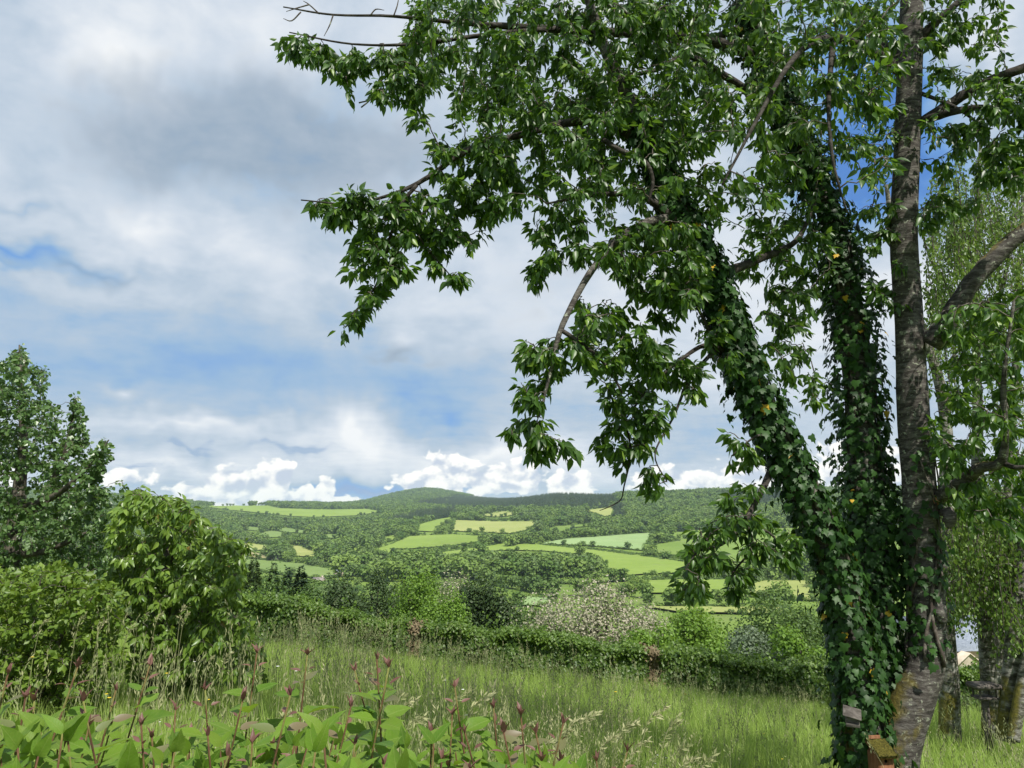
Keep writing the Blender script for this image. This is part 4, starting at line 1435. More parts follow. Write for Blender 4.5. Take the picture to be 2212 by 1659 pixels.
limbs = {
    'top arm': limb([(1640, 120, 6.75, .055), (1500, 80, 6.4, .045), (1330, 70, 6.0, .034), (1120, 58, 5.6, .024), (980, 48, 5.4, .016), (850, 35, 5.3, .010), (720, 32, 5.2, .007), (612, 15, 5.2, .004)], 40),
    'top leafy arm': limb([(1200, 62, 5.7, .02), (1050, 75, 5.5, .016), (900, 95, 5.3, .011), (760, 95, 5.2, .007), (625, 70, 5.1, .004)], 24),
    'left arm': limb([(1425, 360, 5.55, .045), (1340, 275, 5.5, .036), (1250, 262, 5.4, .03), (1150, 285, 5.3, .024), (1010, 325, 5.2, .02), (930, 380, 5.15, .016), (860, 415, 5.1, .012), (760, 440, 5.05, .007), (650, 432, 5.0, .004)], 40),
    'left hanging arm': limb([(900, 400, 5.1, .013), (862, 450, 5.1, .011), (838, 530, 5.1, .009), (810, 620, 5.1, .006), (740, 700, 5.05, .003)], 20),
    'left inner twig': limb([(880, 470, 5.2, .008), (925, 540, 5.2, .006), (985, 608, 5.2, .003)], 10),
    'pale bent arm': limb([(1300, 300, 5.2, .018), (1340, 325, 5.1, .016), (1390, 345, 5.0, .014), (1410, 390, 5.0, .012), (1400, 440, 5.0, .008)], 16),
    'lichen arm': limb([(1470, 470, 5.6, .034), (1400, 480, 5.3, .028), (1330, 520, 5.1, .024), (1285, 575, 5.0, .021), (1245, 640, 4.9, .018), (1208, 722, 4.8, .016), (1190, 800, 4.75, .010), (1165, 900, 4.7, .005)], 34),
    'lichen side arm': limb([(1215, 715, 4.8, .013), (1260, 745, 4.85, .012), (1310, 790, 4.9, .010), (1345, 850, 4.9, .006)], 14),
    'mid fan a': limb([(1585, 770, 5.72, .02), (1530, 745, 5.6, .016), (1480, 770, 5.5, .013), (1420, 820, 5.4, .010), (1370, 880, 5.4, .007), (1320, 950, 5.4, .004)], 26),
    'mid fan b': limb([(1545, 755, 5.62, .014), (1490, 820, 5.5, .011), (1455, 900, 5.45, .008), (1415, 980, 5.4, .005), (1440, 1040, 5.4, .003)], 22),
    'mid fan c': limb([(1560, 770, 5.7, .012), (1520, 690, 5.6, .011), (1490, 640, 5.5, .009), (1440, 620, 5.4, .006)], 14),
    'dangling twig': limb([(1350, 900, 5.4, .006), (1362, 980, 5.4, .005), (1348, 1050, 5.4, .005), (1342, 1078, 5.4, .004), (1322, 1092, 5.4, .004), (1295, 1103, 5.4, .002)], 18),
    'low arm': limb([(1668, 1010, 5.8, .026), (1640, 1070, 5.6, .019), (1605, 1130, 5.5, .015), (1560, 1175, 5.4, .011), (1510, 1190, 5.35, .007), (1480, 1230, 5.3, .003)], 26),
    'low arm b': limb([(1610, 1125, 5.5, .010), (1625, 1180, 5.5, .008), (1585, 1235, 5.5, .006), (1570, 1280, 5.5, .003)], 14),
    'low arm c': limb([(1600, 1130, 5.5, .010), (1660, 1150, 5.5, .007), (1700, 1200, 5.5, .004)], 10),
    'short twig': limb([(1690, 960, 5.8, .012), (1640, 940, 5.6, .008), (1580, 985, 5.5, .004)], 10),
    'upper mid': limb([(1500, 520, 5.6, .04), (1400, 430, 5.4, .025), (1300, 420, 5.2, .015), (1180, 440, 5.1, .006)], 20),
    'upper inner': limb([(1700, 250, 6.75, .04), (1560, 160, 6.2, .03), (1450, 90, 5.8, .02), (1350, -20, 5.6, .012)], 20),
    'dark inner': limb([(1600, 60, 6.8, .03), (1500, 100, 6.9, .03), (1420, 150, 6.8, .02), (1250, 180, 6.6, .012)], 20),
    'stem link': limb([(1560, 590, 5.7, .035), (1640, 560, 6.0, .03), (1720, 520, 6.2, .022), (1760, 440, 6.2, .012)], 20),
    'front spray': limb([(1940, 150, 6.1, .045), (1880, 110, 5.6, .035), (1800, 80, 5.2, .026), (1720, 120, 4.9, .018), (1640, 250, 4.7, .012), (1560, 400, 4.6, .006)], 26),
    'front spray b': limb([(1800, 82, 5.2, .02), (1790, 220, 5.0, .014), (1800, 350, 4.9, .009), (1830, 460, 4.9, .005)], 20),
    'right fork': limb([(2008, 745, 6.1, .085), (2050, 690, 6.0, .07), (2100, 610, 5.9, .064), (2160, 545, 5.85, .06), (2225, 490, 5.8, .055), (2330, 400, 5.8, .04), (2450, 250, 5.8, .02)], 30),
    'right upper': limb([(1985, 272, 6.2, .05), (2030, 240, 6.1, .042), (2090, 200, 6.0, .038), (2150, 170, 5.9, .036), (2230, 140, 5.8, .034), (2380, 80, 5.7, .02)], 28),
    'right upper b': limb([(1992, 262, 6.15, .035), (2040, 246, 6.0, .03), (2120, 232, 5.9, .022), (2210, 240, 5.8, .012)], 20),
    'right small': limb([(1975, 95, 6.2, .035), (2030, 40, 6.1, .03), (2100, -20, 6.0, .02)], 12),
    'right twig': limb([(1985, 200, 6.2, .016), (2060, 230, 6.0, .013), (2110, 265, 5.9, .010), (2130, 300, 5.9, .004)], 16),
    'left high': limb([(1955, 132, 6.2, .045), (1900, 90, 6.5, .035), (1830, 20, 6.8, .025), (1760, -60, 7.0, .015)], 16),
    'mossy low arm': limb([(2015, 1085, 6.1, .05), (2045, 1062, 5.9, .045), (2085, 1035, 5.75, .042), (2120, 1010, 5.6, .038), (2160, 1000, 5.5, .03), (2172, 940, 5.4, .02), (2168, 820, 5.3, .015), (2190, 650, 5.2, .008)], 36),
    'right low spray': limb([(2165, 1000, 5.5, .018), (2200, 1010, 5.4, .014), (2260, 1000, 5.3, .008)], 10),
    'crown lead': limb([(1980, -300, 6.3, .06), (1900, -600, 6.5, .045), (1750, -900, 6.6, .02)], 16),  # this and the next two: out-of-view limbs under the crown added for shade
    'crown left': limb([(1540, -260, 6.8, .03), (1480, -550, 6.6, .02), (1400, -800, 6.4, .01)], 14),
    'crown right': limb([(1980, -300, 6.3, .05), (2150, -600, 6.0, .03), (2300, -900, 5.8, .012)], 14),
    'sky arm': limb([(1972, -60, 6.25, .06), (2050, -200, 6.0, .05), (2200, -350, 5.6, .03)], 14),
}
tr = part('trunk', tube_mesh('trunk', [tube_np(*stemC, 18, True, .05, 1)], 'cherry_bark'), T, None, 'bare grey mossy right stem')
part('trunk', tube_mesh('trunk', [tube_np(*stemA, 12)], 'cherry_bark'), T, None, 'left-leaning ivy-clad stem')
part('trunk', tube_mesh('trunk', [tube_np(*stemB, 12)], 'cherry_bark'), T, None, 'dark middle ivy-clad stem')
for nm, (P, Rr) in limbs.items():
    bm_ = max(.0, .25 - Rr.max()) * 1.0
    part('branch', tube_mesh('branch', [tube_np(P, Rr * 1.12, 9, True, .22, len(nm))], 'branch_bark' if nm not in ('right fork', 'mossy low arm', 'lichen arm') else 'cherry_bark'), T)
stub = limb([(2010, 1090, 6.05, .040), (2035, 1068, 5.95, .036), (2052, 1052, 5.88, .034)], 8)
part('cut_stub', tube_mesh('cut_stub', [tube_np(*stub, 12)], 'cut_wood'), T, None, 'sawn reddish branch stub')
kn = limb([(2006, 1300, 6.0, .03), (2026, 1318, 5.93, .06), (2040, 1345, 5.9, .03)], 8)
part('burl', tube_mesh('burl', [tube_np(*kn, 10, True, .3, 2)], 'cherry_bark'), T)
kn = limb([(2030, 1110, 5.97, .02), (2046, 1105, 5.93, .045), (2052, 1125, 5.9, .05), (2048, 1140, 5.9, .02)], 8)
part('burl', tube_mesh('burl', [tube_np(*kn, 9, True, .4, 3)], 'weathered_wood'), T)
# bare dead spurs on the long top arm
sp_ = []
for pl in [((850, 35), (858, 12), (862, -10)), ((720, 32), (712, 55), (700, 78)), ((690, 30), (668, 10), (655, 2)), ((668, 10), (640, 18), (618, 25)), ((650, 26), (630, 45), (612, 40)), ((800, 33), (812, 20), (830, 22)),
           ((1000, 200), (1003, 175), (1010, 160)), ((780, 232), (800, 215), (810, 195)), ((775, 222), (800, 215), (808, 200))]:
    sp_.append(tube_np(*smooth_path([at(x, y, 5.2) for x, y in pl], [.006, .005, .002], 8), 5))
part('dead_spurs', tube_mesh('dead_spurs', sp_, 'twig_bark'), T, 'stuff')
# where the leaves hang: outlines (picture of 2212 x 1659), number of twigs, depth range, leaves per twig
CROWN = [
    ([(880, 20), (900, -20), (1960, -20), (1945, 300), (1930, 430), (1800, 330), (1700, 420), (1560, 470), (1480, 500), (1330, 500), (1230, 450), (1110, 430), (1020, 380), (1060, 320), (1000, 290), (960, 260), (930, 200), (870, 120)], 980, (4.7, 7.6), 10),
    ([(880, 20), (1500, -20), (1560, 300), (1250, 420), (1100, 260), (930, 200)], 260, (4.9, 6.2), 9),
    ([(598, 60), (640, 70), (760, 110), (870, 90), (930, 180), (900, 280), (870, 240), (780, 200), (740, 205), (730, 165), (660, 140), (610, 110)], 85, (5.0, 5.4), 9),
    ([(930, 300), (1060, 280), (1120, 300), (1120, 450), (1000, 440), (960, 500), (900, 490), (830, 470), (860, 420), (940, 370)], 110, (5.0, 5.6), 9),
    ([(632, 425), (700, 430), (760, 410), (860, 410), (870, 470), (800, 480), (740, 490), (690, 460)], 48, (4.95, 5.2), 8),
    ([(780, 480), (900, 470), (880, 590), (830, 610), (815, 650), (790, 640), (745, 560), (760, 520)], 60, (4.95, 5.3), 9),
    ([(770, 660), (800, 650), (785, 690), (775, 718), (720, 720), (705, 712), (740, 690)], 12, (4.95, 5.15), 7),
    ([(900, 490), (980, 480), (990, 520), (950, 570), (920, 560)], 20, (5.1, 5.4), 8),
    ([(930, 560), (1000, 590), (1000, 625), (985, 620), (960, 595)], 7, (5.1, 5.3), 6),
    ([(1000, 440), (1100, 440), (1070, 480), (1020, 540), (990, 560), (1010, 500)], 14, (5.1, 5.5), 7),
    ([(1130, 460), (1250, 460), (1300, 520), (1260, 560), (1210, 580), (1150, 620), (1140, 590), (1180, 540), (1150, 500)], 40, (5.0, 5.6), 8),
    ([(1330, 480), (1500, 480), (1530, 560), (1500, 680), (1420, 700), (1380, 640), (1320, 590), (1290, 540)], 130, (4.8, 5.6), 10),
    ([(1250, 650), (1340, 640), (1420, 700), (1440, 780), (1400, 820), (1340, 800), (1260, 790), (1230, 720)], 70, (4.7, 5.5), 9),
    ([(1125, 740), (1200, 720), (1270, 740), (1250, 800), (1170, 800), (1130, 800)], 26, (4.65, 4.95), 8),
    ([(1105, 830), (1190, 800), (1180, 870), (1120, 880)], 12, (4.6, 4.9), 7),
    ([(1135, 900), (1250, 920), (1240, 970), (1160, 980), (1140, 950)], 14, (4.6, 4.85), 8),
    ([(1090, 915), (1130, 905), (1120, 945), (1095, 940)], 4, (4.6, 4.8), 5),
    ([(1270, 800), (1400, 820), (1440, 900), (1380, 1000), (1300, 1010), (1280, 980), (1310, 900)], 56, (5.2, 5.6), 8),
    ([(1380, 990), (1440, 1030), (1450, 1055), (1400, 1060), (1385, 1030)], 7, (5.3, 5.5), 7),
    ([(1430, 760), (1530, 780), (1520, 850), (1450, 880), (1420, 830)], 20, (5.3, 5.6), 7),
    ([(1500, 660), (1580, 690), (1600, 800), (1560, 800)], 14, (5.4, 5.8), 7),
    ([(1560, 930), (1640, 930), (1650, 990), (1590, 1020), (1560, 985)], 9, (5.4, 5.7), 7),
    ([(1560, 1060), (1640, 1030), (1620, 1090), (1570, 1090)], 8, (5.4, 5.7), 7),
    ([(1480, 1150), (1560, 1100), (1640, 1110), (1720, 1150), (1720, 1230), (1640, 1200), (1560, 1220), (1530, 1280), (1460, 1280), (1465, 1220)], 62, (5.2, 5.7), 8),
    ([(1560, 1230), (1610, 1210), (1640, 1260), (1560, 1290)], 9, (5.3, 5.6), 7),
    ([(1560, 480), (1760, 400), (1800, 560), (1760, 700), (1690, 700), (1640, 620), (1600, 600)], 80, (5.9, 6.9), 8),
    ([(1640, 640), (1740, 700), (1780, 900), (1740, 900), (1660, 760)], 34, (5.9, 6.6), 7),
    ([(1840, 420), (1950, 430), (1950, 640), (1900, 700), (1870, 560)], 24, (5.9, 6.6), 7),
    ([(1980, -20), (2180, -20), (2170, 90), (2100, 200), (2010, 190), (1990, 100)], 56, (5.7, 6.4), 8),
    ([(1985, 250), (2120, 240), (2090, 330), (2000, 420), (1985, 340)], 22, (5.8, 6.3), 7),
    ([(2090, 180), (2230, 150), (2230, 400), (2190, 420), (2110, 400), (2080, 300)], 90, (5.3, 6.0), 10),
    ([(1990, 420), (2080, 400), (2120, 430), (2050, 470), (1990, 500)], 14, (5.6, 6.1), 7),
    ([(2010, 640), (2230, 610), (2230, 1010), (2150, 1000), (2030, 1010), (2010, 900), (2060, 800)], 170, (5.1, 7.2), 9),
    ([(2010, 1000), (2230, 1000), (2230, 1170), (2100, 1150), (2020, 1080)], 60, (5.4, 7.0), 8),
    ([(1000, -420), (2500, -420), (2560, -20), (900, -20)], 330, (4.6, 8.0), 9),  # crown out of view above the frame, added for the shadows it casts
    ([(2230, -20), (2620, -20), (2620, 700), (2230, 900)], 170, (4.8, 7.6), 9),  # crown out of view to the right, likewise added for shadows
    ([(1150, -1150), (2300, -1150), (2700, -420), (1000, -420)], 560, (4.2, 9.0), 9),  # unseen upper crown, added to shade the meadow
]
att, per = [], []
for poly, n, (y0, y1), lp in CROWN:
    q = sample_poly(poly, n, rc)
    Yd = y0 + (y1 - y0) * rc.random(n)
    att.append(pts3(q, Yd))
att = np.vstack(att)
paths = grow([stemA, stemB, stemC] + list(limbs.values()), att, rc, .10, .045, 6)
part('twigs', twig_mesh('twigs', paths, 'twig_bark', .006, .002, 4), T, 'stuff')
pos, d, n_, sz = hang_leaves(paths, 22, rc, .074, .9, .085, .0)
ok = rc.random(len(pos)) < .97
leaf_objects(T, CHERRY, 'cherry_leaf', pos[ok], d[ok], n_[ok], sz[ok], np.clip(.46 + .26 * rc.normal(size=ok.sum()), 0, 1))
print('cherry leaves', ok.sum(), 'twigs', len(paths))


# ------------------------------------------------------------------ ivy on the stems
def ivy(label, stem, t0, t1, n, thick, seed, lo=None, narrow=False):
    r = np.random.default_rng(seed)
    P, Rr = stem
    f = (t0 + (t1 - t0) * r.random(n)) * (len(P) - 1)
    i = np.minimum(f.astype(int), len(P) - 2)
    a = (f - i)[:, None]
    c = P[i] * (1 - a) + P[i + 1] * a
    tdir = unit(P[i + 1] - P[i])
    rad = Rr[i]
    ref = np.array([0, -1.0, 0])
    s = unit(np.cross(tdir, ref)); u = np.cross(s, tdir)
    if narrow:
        th = lo + .8 * r.normal(size=n)
    else:
        th = r.random(n) * 6.283
    out = np.cos(th)[:, None] * s + np.sin(th)[:, None] * u
    lum = .5 + .5 * np.sin(f * .9 + th * 2) * np.sin(f * .37 + 1 + th)
    lum2 = .5 + .5 * np.sin(f * 2.3 + th * 3 + seed) * np.sin(f * 1.3 - th)
    ext = rad + thick * (.08 + .92 * r.random(n) ** .8) * (.30 + .75 * lum + .45 * lum2)
    pos = c + out * ext[:, None]
    stick = (r.random(n) < .10) & (lum2 > .4)
    pos += out * np.where(stick, .16 * r.random(n), 0)[:, None]
    pos += np.array([0, 0, -1.0]) * np.where(stick, .12 * r.random(n), 0)[:, None]
    d = unit(np.array([0, 0, -1.0]) + out * .35 + rand_unit(n, r) * .55)
    nr = unit(out * 1.0 + np.array([0, 0, .45]) + rand_unit(n, r) * .5)
    base_ = P[0]
    T = thing('ivy_vine', label, 'ivy', base_)
    vines = []
    for k in range(4 if not narrow else 2):
        ph = (k * 1.57 if not narrow else lo + .3 * k)
        m = len(P)
        i0, i1 = int(t0 * (m - 1)), int(t1 * (m - 1)) + 1
        th_ = ph + .8 * np.sin(np.linspace(0, 6, i1 - i0) + k)
        tt = unit(np.gradient(P, axis=0))[i0:i1]
        s_ = unit(np.cross(tt, ref)); u_ = np.cross(s_, tt)
        vp = P[i0:i1] + (np.cos(th_)[:, None] * s_ + np.sin(th_)[:, None] * u_) * (Rr[i0:i1] + .012)[:, None]
        vines.append(tube_np(vp, np.linspace(.016, .006, len(vp)), 6))
    for v in vines:
        part('stem', tube_mesh('stem', [v], 'twig_bark'), T)
    leaf_objects(T, IVY, 'ivy_leaf', pos, d, nr, .068 * (.5 + .75 * r.random(n)), np.clip(.40 + .26 * r.normal(size=n), 0, 1), 300)


ivy('dense ivy covering the left-leaning stem of the old cherry', stemA, .02, .80, 6400, .085, 61)
ivy('thick dark ivy column on the middle stem of the old cherry', stemB, .06, .86, 7400, .145, 62)
ivy('light strand of ivy climbing the right bare stem', stemC, .24, .50, 100, .05, 63, 1.1, True)
ivy('ivy spilling over the fork on the left side of the right stem', stemC, .24, .44, 170, .07, 64, 3.0, True)

# ------------------------------------------------------------------ birches
rb = np.random.default_rng(9)


def birch(label, pts, sprays, n_att, leaf=.052, seed=0, limbs_extra=()):
    r = np.random.default_rng(seed)
    st = limb(pts, 40)
    p0 = st[0][0]
    g = float(ground_z(p0[0], p0[1]))
    T = thing('birch_tree', label, 'tree', (p0[0], p0[1], g))
    part('trunk', tube_mesh('trunk', [tube_np(*st, 12, True, .06, seed)], 'birch_bark'), T)
    ls = [st]
    for e in limbs_extra:
        l = limb(e, 20)
        ls.append(l)
        part('branch', tube_mesh('branch', [tube_np(*l, 8, True, .1, seed)], 'birch_bark'), T)
    if n_att:
        A = []
        for poly, frac, (y0, y1) in sprays:
            m = int(n_att * frac)
            q = sample_poly(poly, m, r)
            A.append(pts3(q, y0 + (y1 - y0) * r.random(m)))
        A = np.vstack(A)
        up = [P for P in ls]
        pa = grow(up, A, r, .18, .04, 6)
        # hanging strands
        st2, pos = [], []
        for P in pa:
            Ls = .25 + .5 * r.random()
            a = P[-1]
            q = a + np.array([[0, 0, 0], [.03 * r.normal(), .03 * r.normal(), -Ls * .5], [.05 * r.normal(), .05 * r.normal(), -Ls]])
            st2.append(np.vstack([q]))
            m = int(14 + Ls * 34)
            t = r.random(m)
            f = t * 2
            i = np.minimum(f.astype(int), 1)
            pos.append(q[i] + (q[i + 1] - q[i]) * (f - i)[:, None] + r.normal(size=(m, 3)) * .035)
            m2 = 8
            f = (.3 + .7 * r.random(m2)) * (len(P) - 1)
            i = np.minimum(f.astype(int), len(P) - 2)
            pos.append(P[i] + (P[i + 1] - P[i]) * (f - i)[:, None] + r.normal(size=(m2, 3)) * .04)
        pos = np.vstack(pos)
        m = len(pos)
        d = unit(np.array([0, 0, -1.0]) + rand_unit(m, r) * .7)
        V, F, t = leaves_np(SMALL, pos, d, rand_unit(m, r), leaf * (.7 + .6 * r.random(m)), r.random(m))
        part('twigs', twig_mesh('twigs', pa + st2, 'twig_bark', .005, .0022, 4), T, 'stuff')
        part('leaves', mesh_np('leaves', V, F, 'birch_leaf', t), T, 'stuff')


birch('mossy birch trunk nearest the old cherry', [(2052, 1600, 10.2, .135), (2050, 1480, 10.2, .12), (2040, 1300, 10.2, .105), (2042, 1100, 10.3, .09), (2035, 850, 10.4, .075), (1940, 560, 10.6, .05), (1915, 400, 10.7, .03)],
      [([(1990, 420), (2100, 440), (2110, 800), (2000, 800)], .35, (9.5, 11.4)), ([(2020, 1050), (2120, 1040), (2120, 1310), (2020, 1310)], .65, (9.4, 12.4))], 260, seed=91,
      limbs_extra=[[(2020, 800, 10.4, .05), (1985, 700, 10.3, .035), (1970, 600, 10.2, .025), (1900, 500, 10.2, .015)]])
birch('birch trunk standing behind the bird feeder', [(2142, 1620, 10.6, .12), (2138, 1500, 10.6, .105), (2126, 1330, 10.6, .095), (2110, 1150, 10.7, .085), (2112, 900, 10.8, .07), (2108, 700, 10.9, .05), (2112, 480, 11, .035), (2120, 250, 11, .02)],
      [([(2000, 350), (2200, 330), (2212, 720), (2010, 720)], .62, (9.8, 12.0)), ([(2080, 1050), (2212, 1040), (2212, 1300), (2080, 1300)], .38, (9.6, 12.6))], 420, seed=92,
      limbs_extra=[[(2108, 700, 10.9, .035), (2060, 640, 10.8, .03), (2015, 570, 10.7, .022), (1990, 500, 10.6, .012)], [(2110, 740, 10.9, .035), (2160, 640, 10.9, .03), (2185, 520, 10.8, .024), (2205, 400, 10.8, .015)]])
birch('slim birch stem leaning right behind the feeder birch', [(2150, 1600, 11.4, .09), (2156, 1400, 11.4, .08), (2168, 1200, 11.5, .07), (2185, 950, 11.6, .06), (2200, 650, 11.7, .04), (2215, 300, 11.8, .02)],
      [([(2120, 300), (2290, 300), (2290, 900), (2120, 900)], .6, (10.5, 12.6)), ([(2120, 1000), (2290, 1000), (2290, 1300), (2120, 1300)], .4, (10.2, 12.6))], 240, seed=93)
birch('pale spotted birch trunk near the right edge', [(2172, 1600, 9.8, .11), (2182, 1480, 9.8, .10), (2196, 1330, 9.8, .095), (2212, 1200, 9.8, .085), (2240, 900, 9.9, .07), (2270, 500, 10, .05)],
      [([(2130, 1080), (2290, 1080), (2290, 1360), (2150, 1340)], 1.0, (9.2, 11.0))], 150, seed=94)
birch('thin pale birch stem leaning out at the right edge', [(2188, 1600, 9.6, .075), (2204, 1500, 9.6, .07), (2235, 1350, 9.6, .06), (2290, 1100, 9.6, .05)], [], 0, seed=95)

# ------------------------------------------------------------------ aspen, young cherry and shrub on the left
ra_ = np.random.default_rng(12)


def outlined_tree(name, label, cat, stems, polys, per, shape, mat, size, r, droop, barkm='grey_bark', nb=(0, -.25, .55), arch=.1, most=0, tw=.005, tint0=.5):
    ls = [limb(s, 26) for s in stems]
    p0 = ls[0][0][0]
    g = float(ground_z(p0[0], p0[1]))
    T = thing(name, label, cat, (p0[0], p0[1], g))
    for i, l in enumerate(ls):
        part('trunk' if i == 0 else 'branch', tube_mesh('trunk', [tube_np(*l, 9, True, .12, i)], barkm), T)
    A = np.vstack([pts3(sample_poly(p, n, r), y0 + (y1 - y0) * r.random(n)) for p, n, (y0, y1) in polys])
    pa = grow(ls, A, r, arch, .05, 6)
    part('twigs', twig_mesh('twigs', pa, 'twig_bark', tw, .0018, 4), T, 'stuff')
    pos, d, n, sz = hang_leaves(pa, per, r, size, droop, .06, .15, nb)
    ti = np.clip(tint0 + .2 * r.normal(size=len(pos)), 0, 1)
    if most:
        leaf_objects(T, shape, mat, pos, d, n, sz, ti, most)
    else:
        V, F, t = leaves_np(shape, pos, d, n, sz, ti)
        part('leaves', mesh_np('leaves', V, F, mat, t), T, 'stuff')
    return T


outlined_tree('aspen_tree', 'tall grey-green aspen tree at the left edge', 'tree',
              [[(15, 1480, 10.0, .12), (22, 1220, 10.0, .11), (38, 1100, 10.1, .09), (50, 950, 10.2, .06), (45, 820, 10.2, .03), (42, 745, 10.2, .01)],
               [(30, 1150, 10.1, .06), (90, 1080, 10.0, .045), (140, 980, 9.9, .03), (165, 860, 9.9, .01)], [(40, 1100, 10.1, .05), (120, 1070, 9.6, .04), (200, 1000, 9.4, .02), (235, 950, 9.4, .008)],
               [(25, 1200, 10, .05), (100, 1190, 9.6, .04), (190, 1150, 9.4, .02)], [(22, 1210, 10, .05), (-60, 1120, 10, .04), (-140, 960, 10, .02), (-130, 820, 10, .01)]],
              [([(-200, 900), (-120, 800), (-40, 790), (10, 775), (40, 742), (62, 760), (75, 800), (105, 785), (100, 860), (130, 895), (165, 940), (190, 990), (240, 1080), (240, 1240), (-200, 1240)], 1900, (9.0, 11.4)),
               ([(150, 940), (160, 850), (175, 848), (180, 920), (195, 960), (160, 980)], 60, (9.6, 10.1)), ([(180, 1000), (225, 940), (243, 985), (215, 1030), (235, 1070), (190, 1090)], 70, (9.2, 9.8)),
               ([(240, 1080), (262, 1030), (270, 1060), (285, 1100), (250, 1120)], 10, (9.2, 9.6))],
              16, ROUND, 'aspen_leaf', .052, ra_, .55, most=0)
outlined_tree('young_cherry_tree', 'rounded young cherry tree with drooping yellow-green leaves, left of the hedge', 'tree',
              [[(318, 1560, 8.4, .06), (330, 1370, 8.4, .055), (345, 1290, 8.4, .045), (360, 1200, 8.3, .03), (340, 1110, 8.3, .015), (310, 1060, 8.3, .006)],
               [(332, 1360, 8.4, .04), (390, 1290, 8.2, .03), (440, 1230, 8.1, .02), (510, 1180, 8.0, .006)], [(340, 1310, 8.4, .03), (300, 1240, 8.3, .025), (270, 1170, 8.2, .01)],
               [(330, 1370, 8.4, .03), (420, 1330, 8.1, .025), (490, 1320, 7.9, .015), (530, 1370, 7.8, .006)], [(350, 1250, 8.3, .025), (400, 1150, 8.1, .015), (430, 1120, 8.1, .006)],
               [(330, 1380, 8.4, .03), (270, 1330, 8.1, .025), (240, 1290, 8, .01)]],
              [([(250, 1070), (300, 1052), (345, 1070), (385, 1068), (440, 1120), (500, 1160), (530, 1180), (520, 1240), (525, 1310), (440, 1330), (300, 1300), (235, 1250), (235, 1150)], 560, (7.5, 9.0)),
               ([(270, 1290), (430, 1320), (520, 1310), (548, 1390), (540, 1470), (420, 1460), (290, 1450)], 150, (7.5, 8.7)), ([(500, 1165), (545, 1160), (530, 1190), (500, 1195)], 6, (7.9, 8.1))],
              17, CHERRY, 'young_cherry_leaf', .085, ra_, .9, nb=(.25, -.3, .8), most=300)
# yellow-green shrub
outlined_tree('privet_shrub', 'yellow-green leafy shrub below the aspen at the left edge', 'shrub',
              [[(60, 1600, 7.4, .03), (70, 1400, 7.4, .025), (80, 1300, 7.4, .012), (90, 1240, 7.4, .004)], [(60, 1590, 7.4, .025), (130, 1380, 7.3, .02), (200, 1290, 7.2, .006)], [(55, 1590, 7.4, .025), (0, 1380, 7.4, .02), (-40, 1260, 7.4, .006)],
               [(65, 1570, 7.4, .02), (180, 1400, 7.2, .015), (250, 1330, 7.1, .005)]],
              [([(-140, 1240), (0, 1228), (60, 1225), (120, 1218), (180, 1240), (250, 1262), (275, 1300), (265, 1400), (240, 1500), (60, 1560), (-140, 1560)], 900, (6.7, 8.2))],
              18, SMALL, 'shrub_leaf', .062, ra_, .05, nb=(0, -.1, .9), most=0, tint0=.55)
outlined_tree('bramble_bush', 'low dark leafy bush under the young cherry tree', 'bush',
              [[(380, 1520, 9.2, .02), (370, 1400, 9.2, .015), (360, 1340, 9.2, .006)], [(400, 1520, 9.2, .02), (450, 1400, 9.2, .015), (480, 1360, 9.2, .006)]],
              [([(280, 1340), (420, 1330), (560, 1350), (570, 1470), (280, 1490)], 260, (8.8, 9.8))], 12, ROUND, 'hedge_leaf', .07, ra_, .6)
# ------------------------------------------------------------------ nest boxes and feeder
import bmesh


def bev(name, x0, x1, y0, y1, z0, z1, mat, parent, b=.004, rot=None):
    o = subpart(name, bevel_box(name, x0, x1, y0, y1, z0, z1, mat, b), parent)
    if rot:
        o.rotation_euler = rot
    return o


def ring_panel(name, w, h, t, hole, hz, mat, parent, y=0.0):
    """front board with a round hole cut through"""
    k = 20
    V, F = [], []
    for yy in (0, t):
        for i in range(k):
            a = 2 * math.pi * i / k
            V.append((hole * math.cos(a), yy, hz + hole * math.sin(a)))
        for i in range(k):
            a = 2 * math.pi * i / k
            c, s = math.cos(a), math.sin(a)
            m = min((w / 2) / max(abs(c), 1e-6), ((h - hz) if s > 0 else hz) / max(abs(s), 1e-6))
            V.append((m * c, yy, hz + m * s))
    for i in range(k):
        j = (i + 1) % k
        F += [(i, j, k + j, k + i), (2 * k + i, 3 * k + i, 3 * k + j, 2 * k + j), (i, 2 * k + i, 2 * k + j, j), (k + i, k + j, 3 * k + j, 3 * k + i)]
    o = subpart(name, mesh_np(name, np.array(V, float), np.array(F), mat), parent)
    o.location = (0, y, 0)
    return o


B = thing('nest_box', 'wooden nest box with mossy roof and round hole on the cherry trunk', 'birdhouse', at(1905, 1694, 5.70), None, .10)
B.scale = (.85, .85, .85)
ring_panel('front_panel', .135, .25, .014, .015, .20, 'cedar_wood', B, -.085)
bev('side_panel', -.068, -.054, -.070, .07, 0, .25, 'cedar_wood', B)
bev('side_panel', .054, .068, -.070, .07, 0, .25, 'cedar_wood', B)
bev('back_panel', -.052, .052, .058, .072, -.03, .36, 'cedar_wood', B)
bev('floor_panel', -.053, .053, -.068, .057, .004, .016, 'cedar_wood', B)
rf = bev('roof', -.082, .082, -.125, .075, .0, .018, 'cedar_wood', B)
rf.location = (0, 0, .275); rf.rotation_euler = (.42, 0, 0)
mo = mesh_np('moss_cushion', *box_np(-.080, .080, -.130, .070, .0185, .030), 'moss')
bm = bmesh.new(); bm.from_mesh(mo)
bmesh.ops.subdivide_edges(bm, edges=list(bm.edges), cuts=9, use_grid_fill=True)
for v in bm.verts:
    if v.co.z > .024:
        v.co.z += .010 * random.random()
    v.co.x += .006 * (random.random() - .5); v.co.y += .008 * (random.random() - .5)
bm.to_mesh(mo); bm.free()
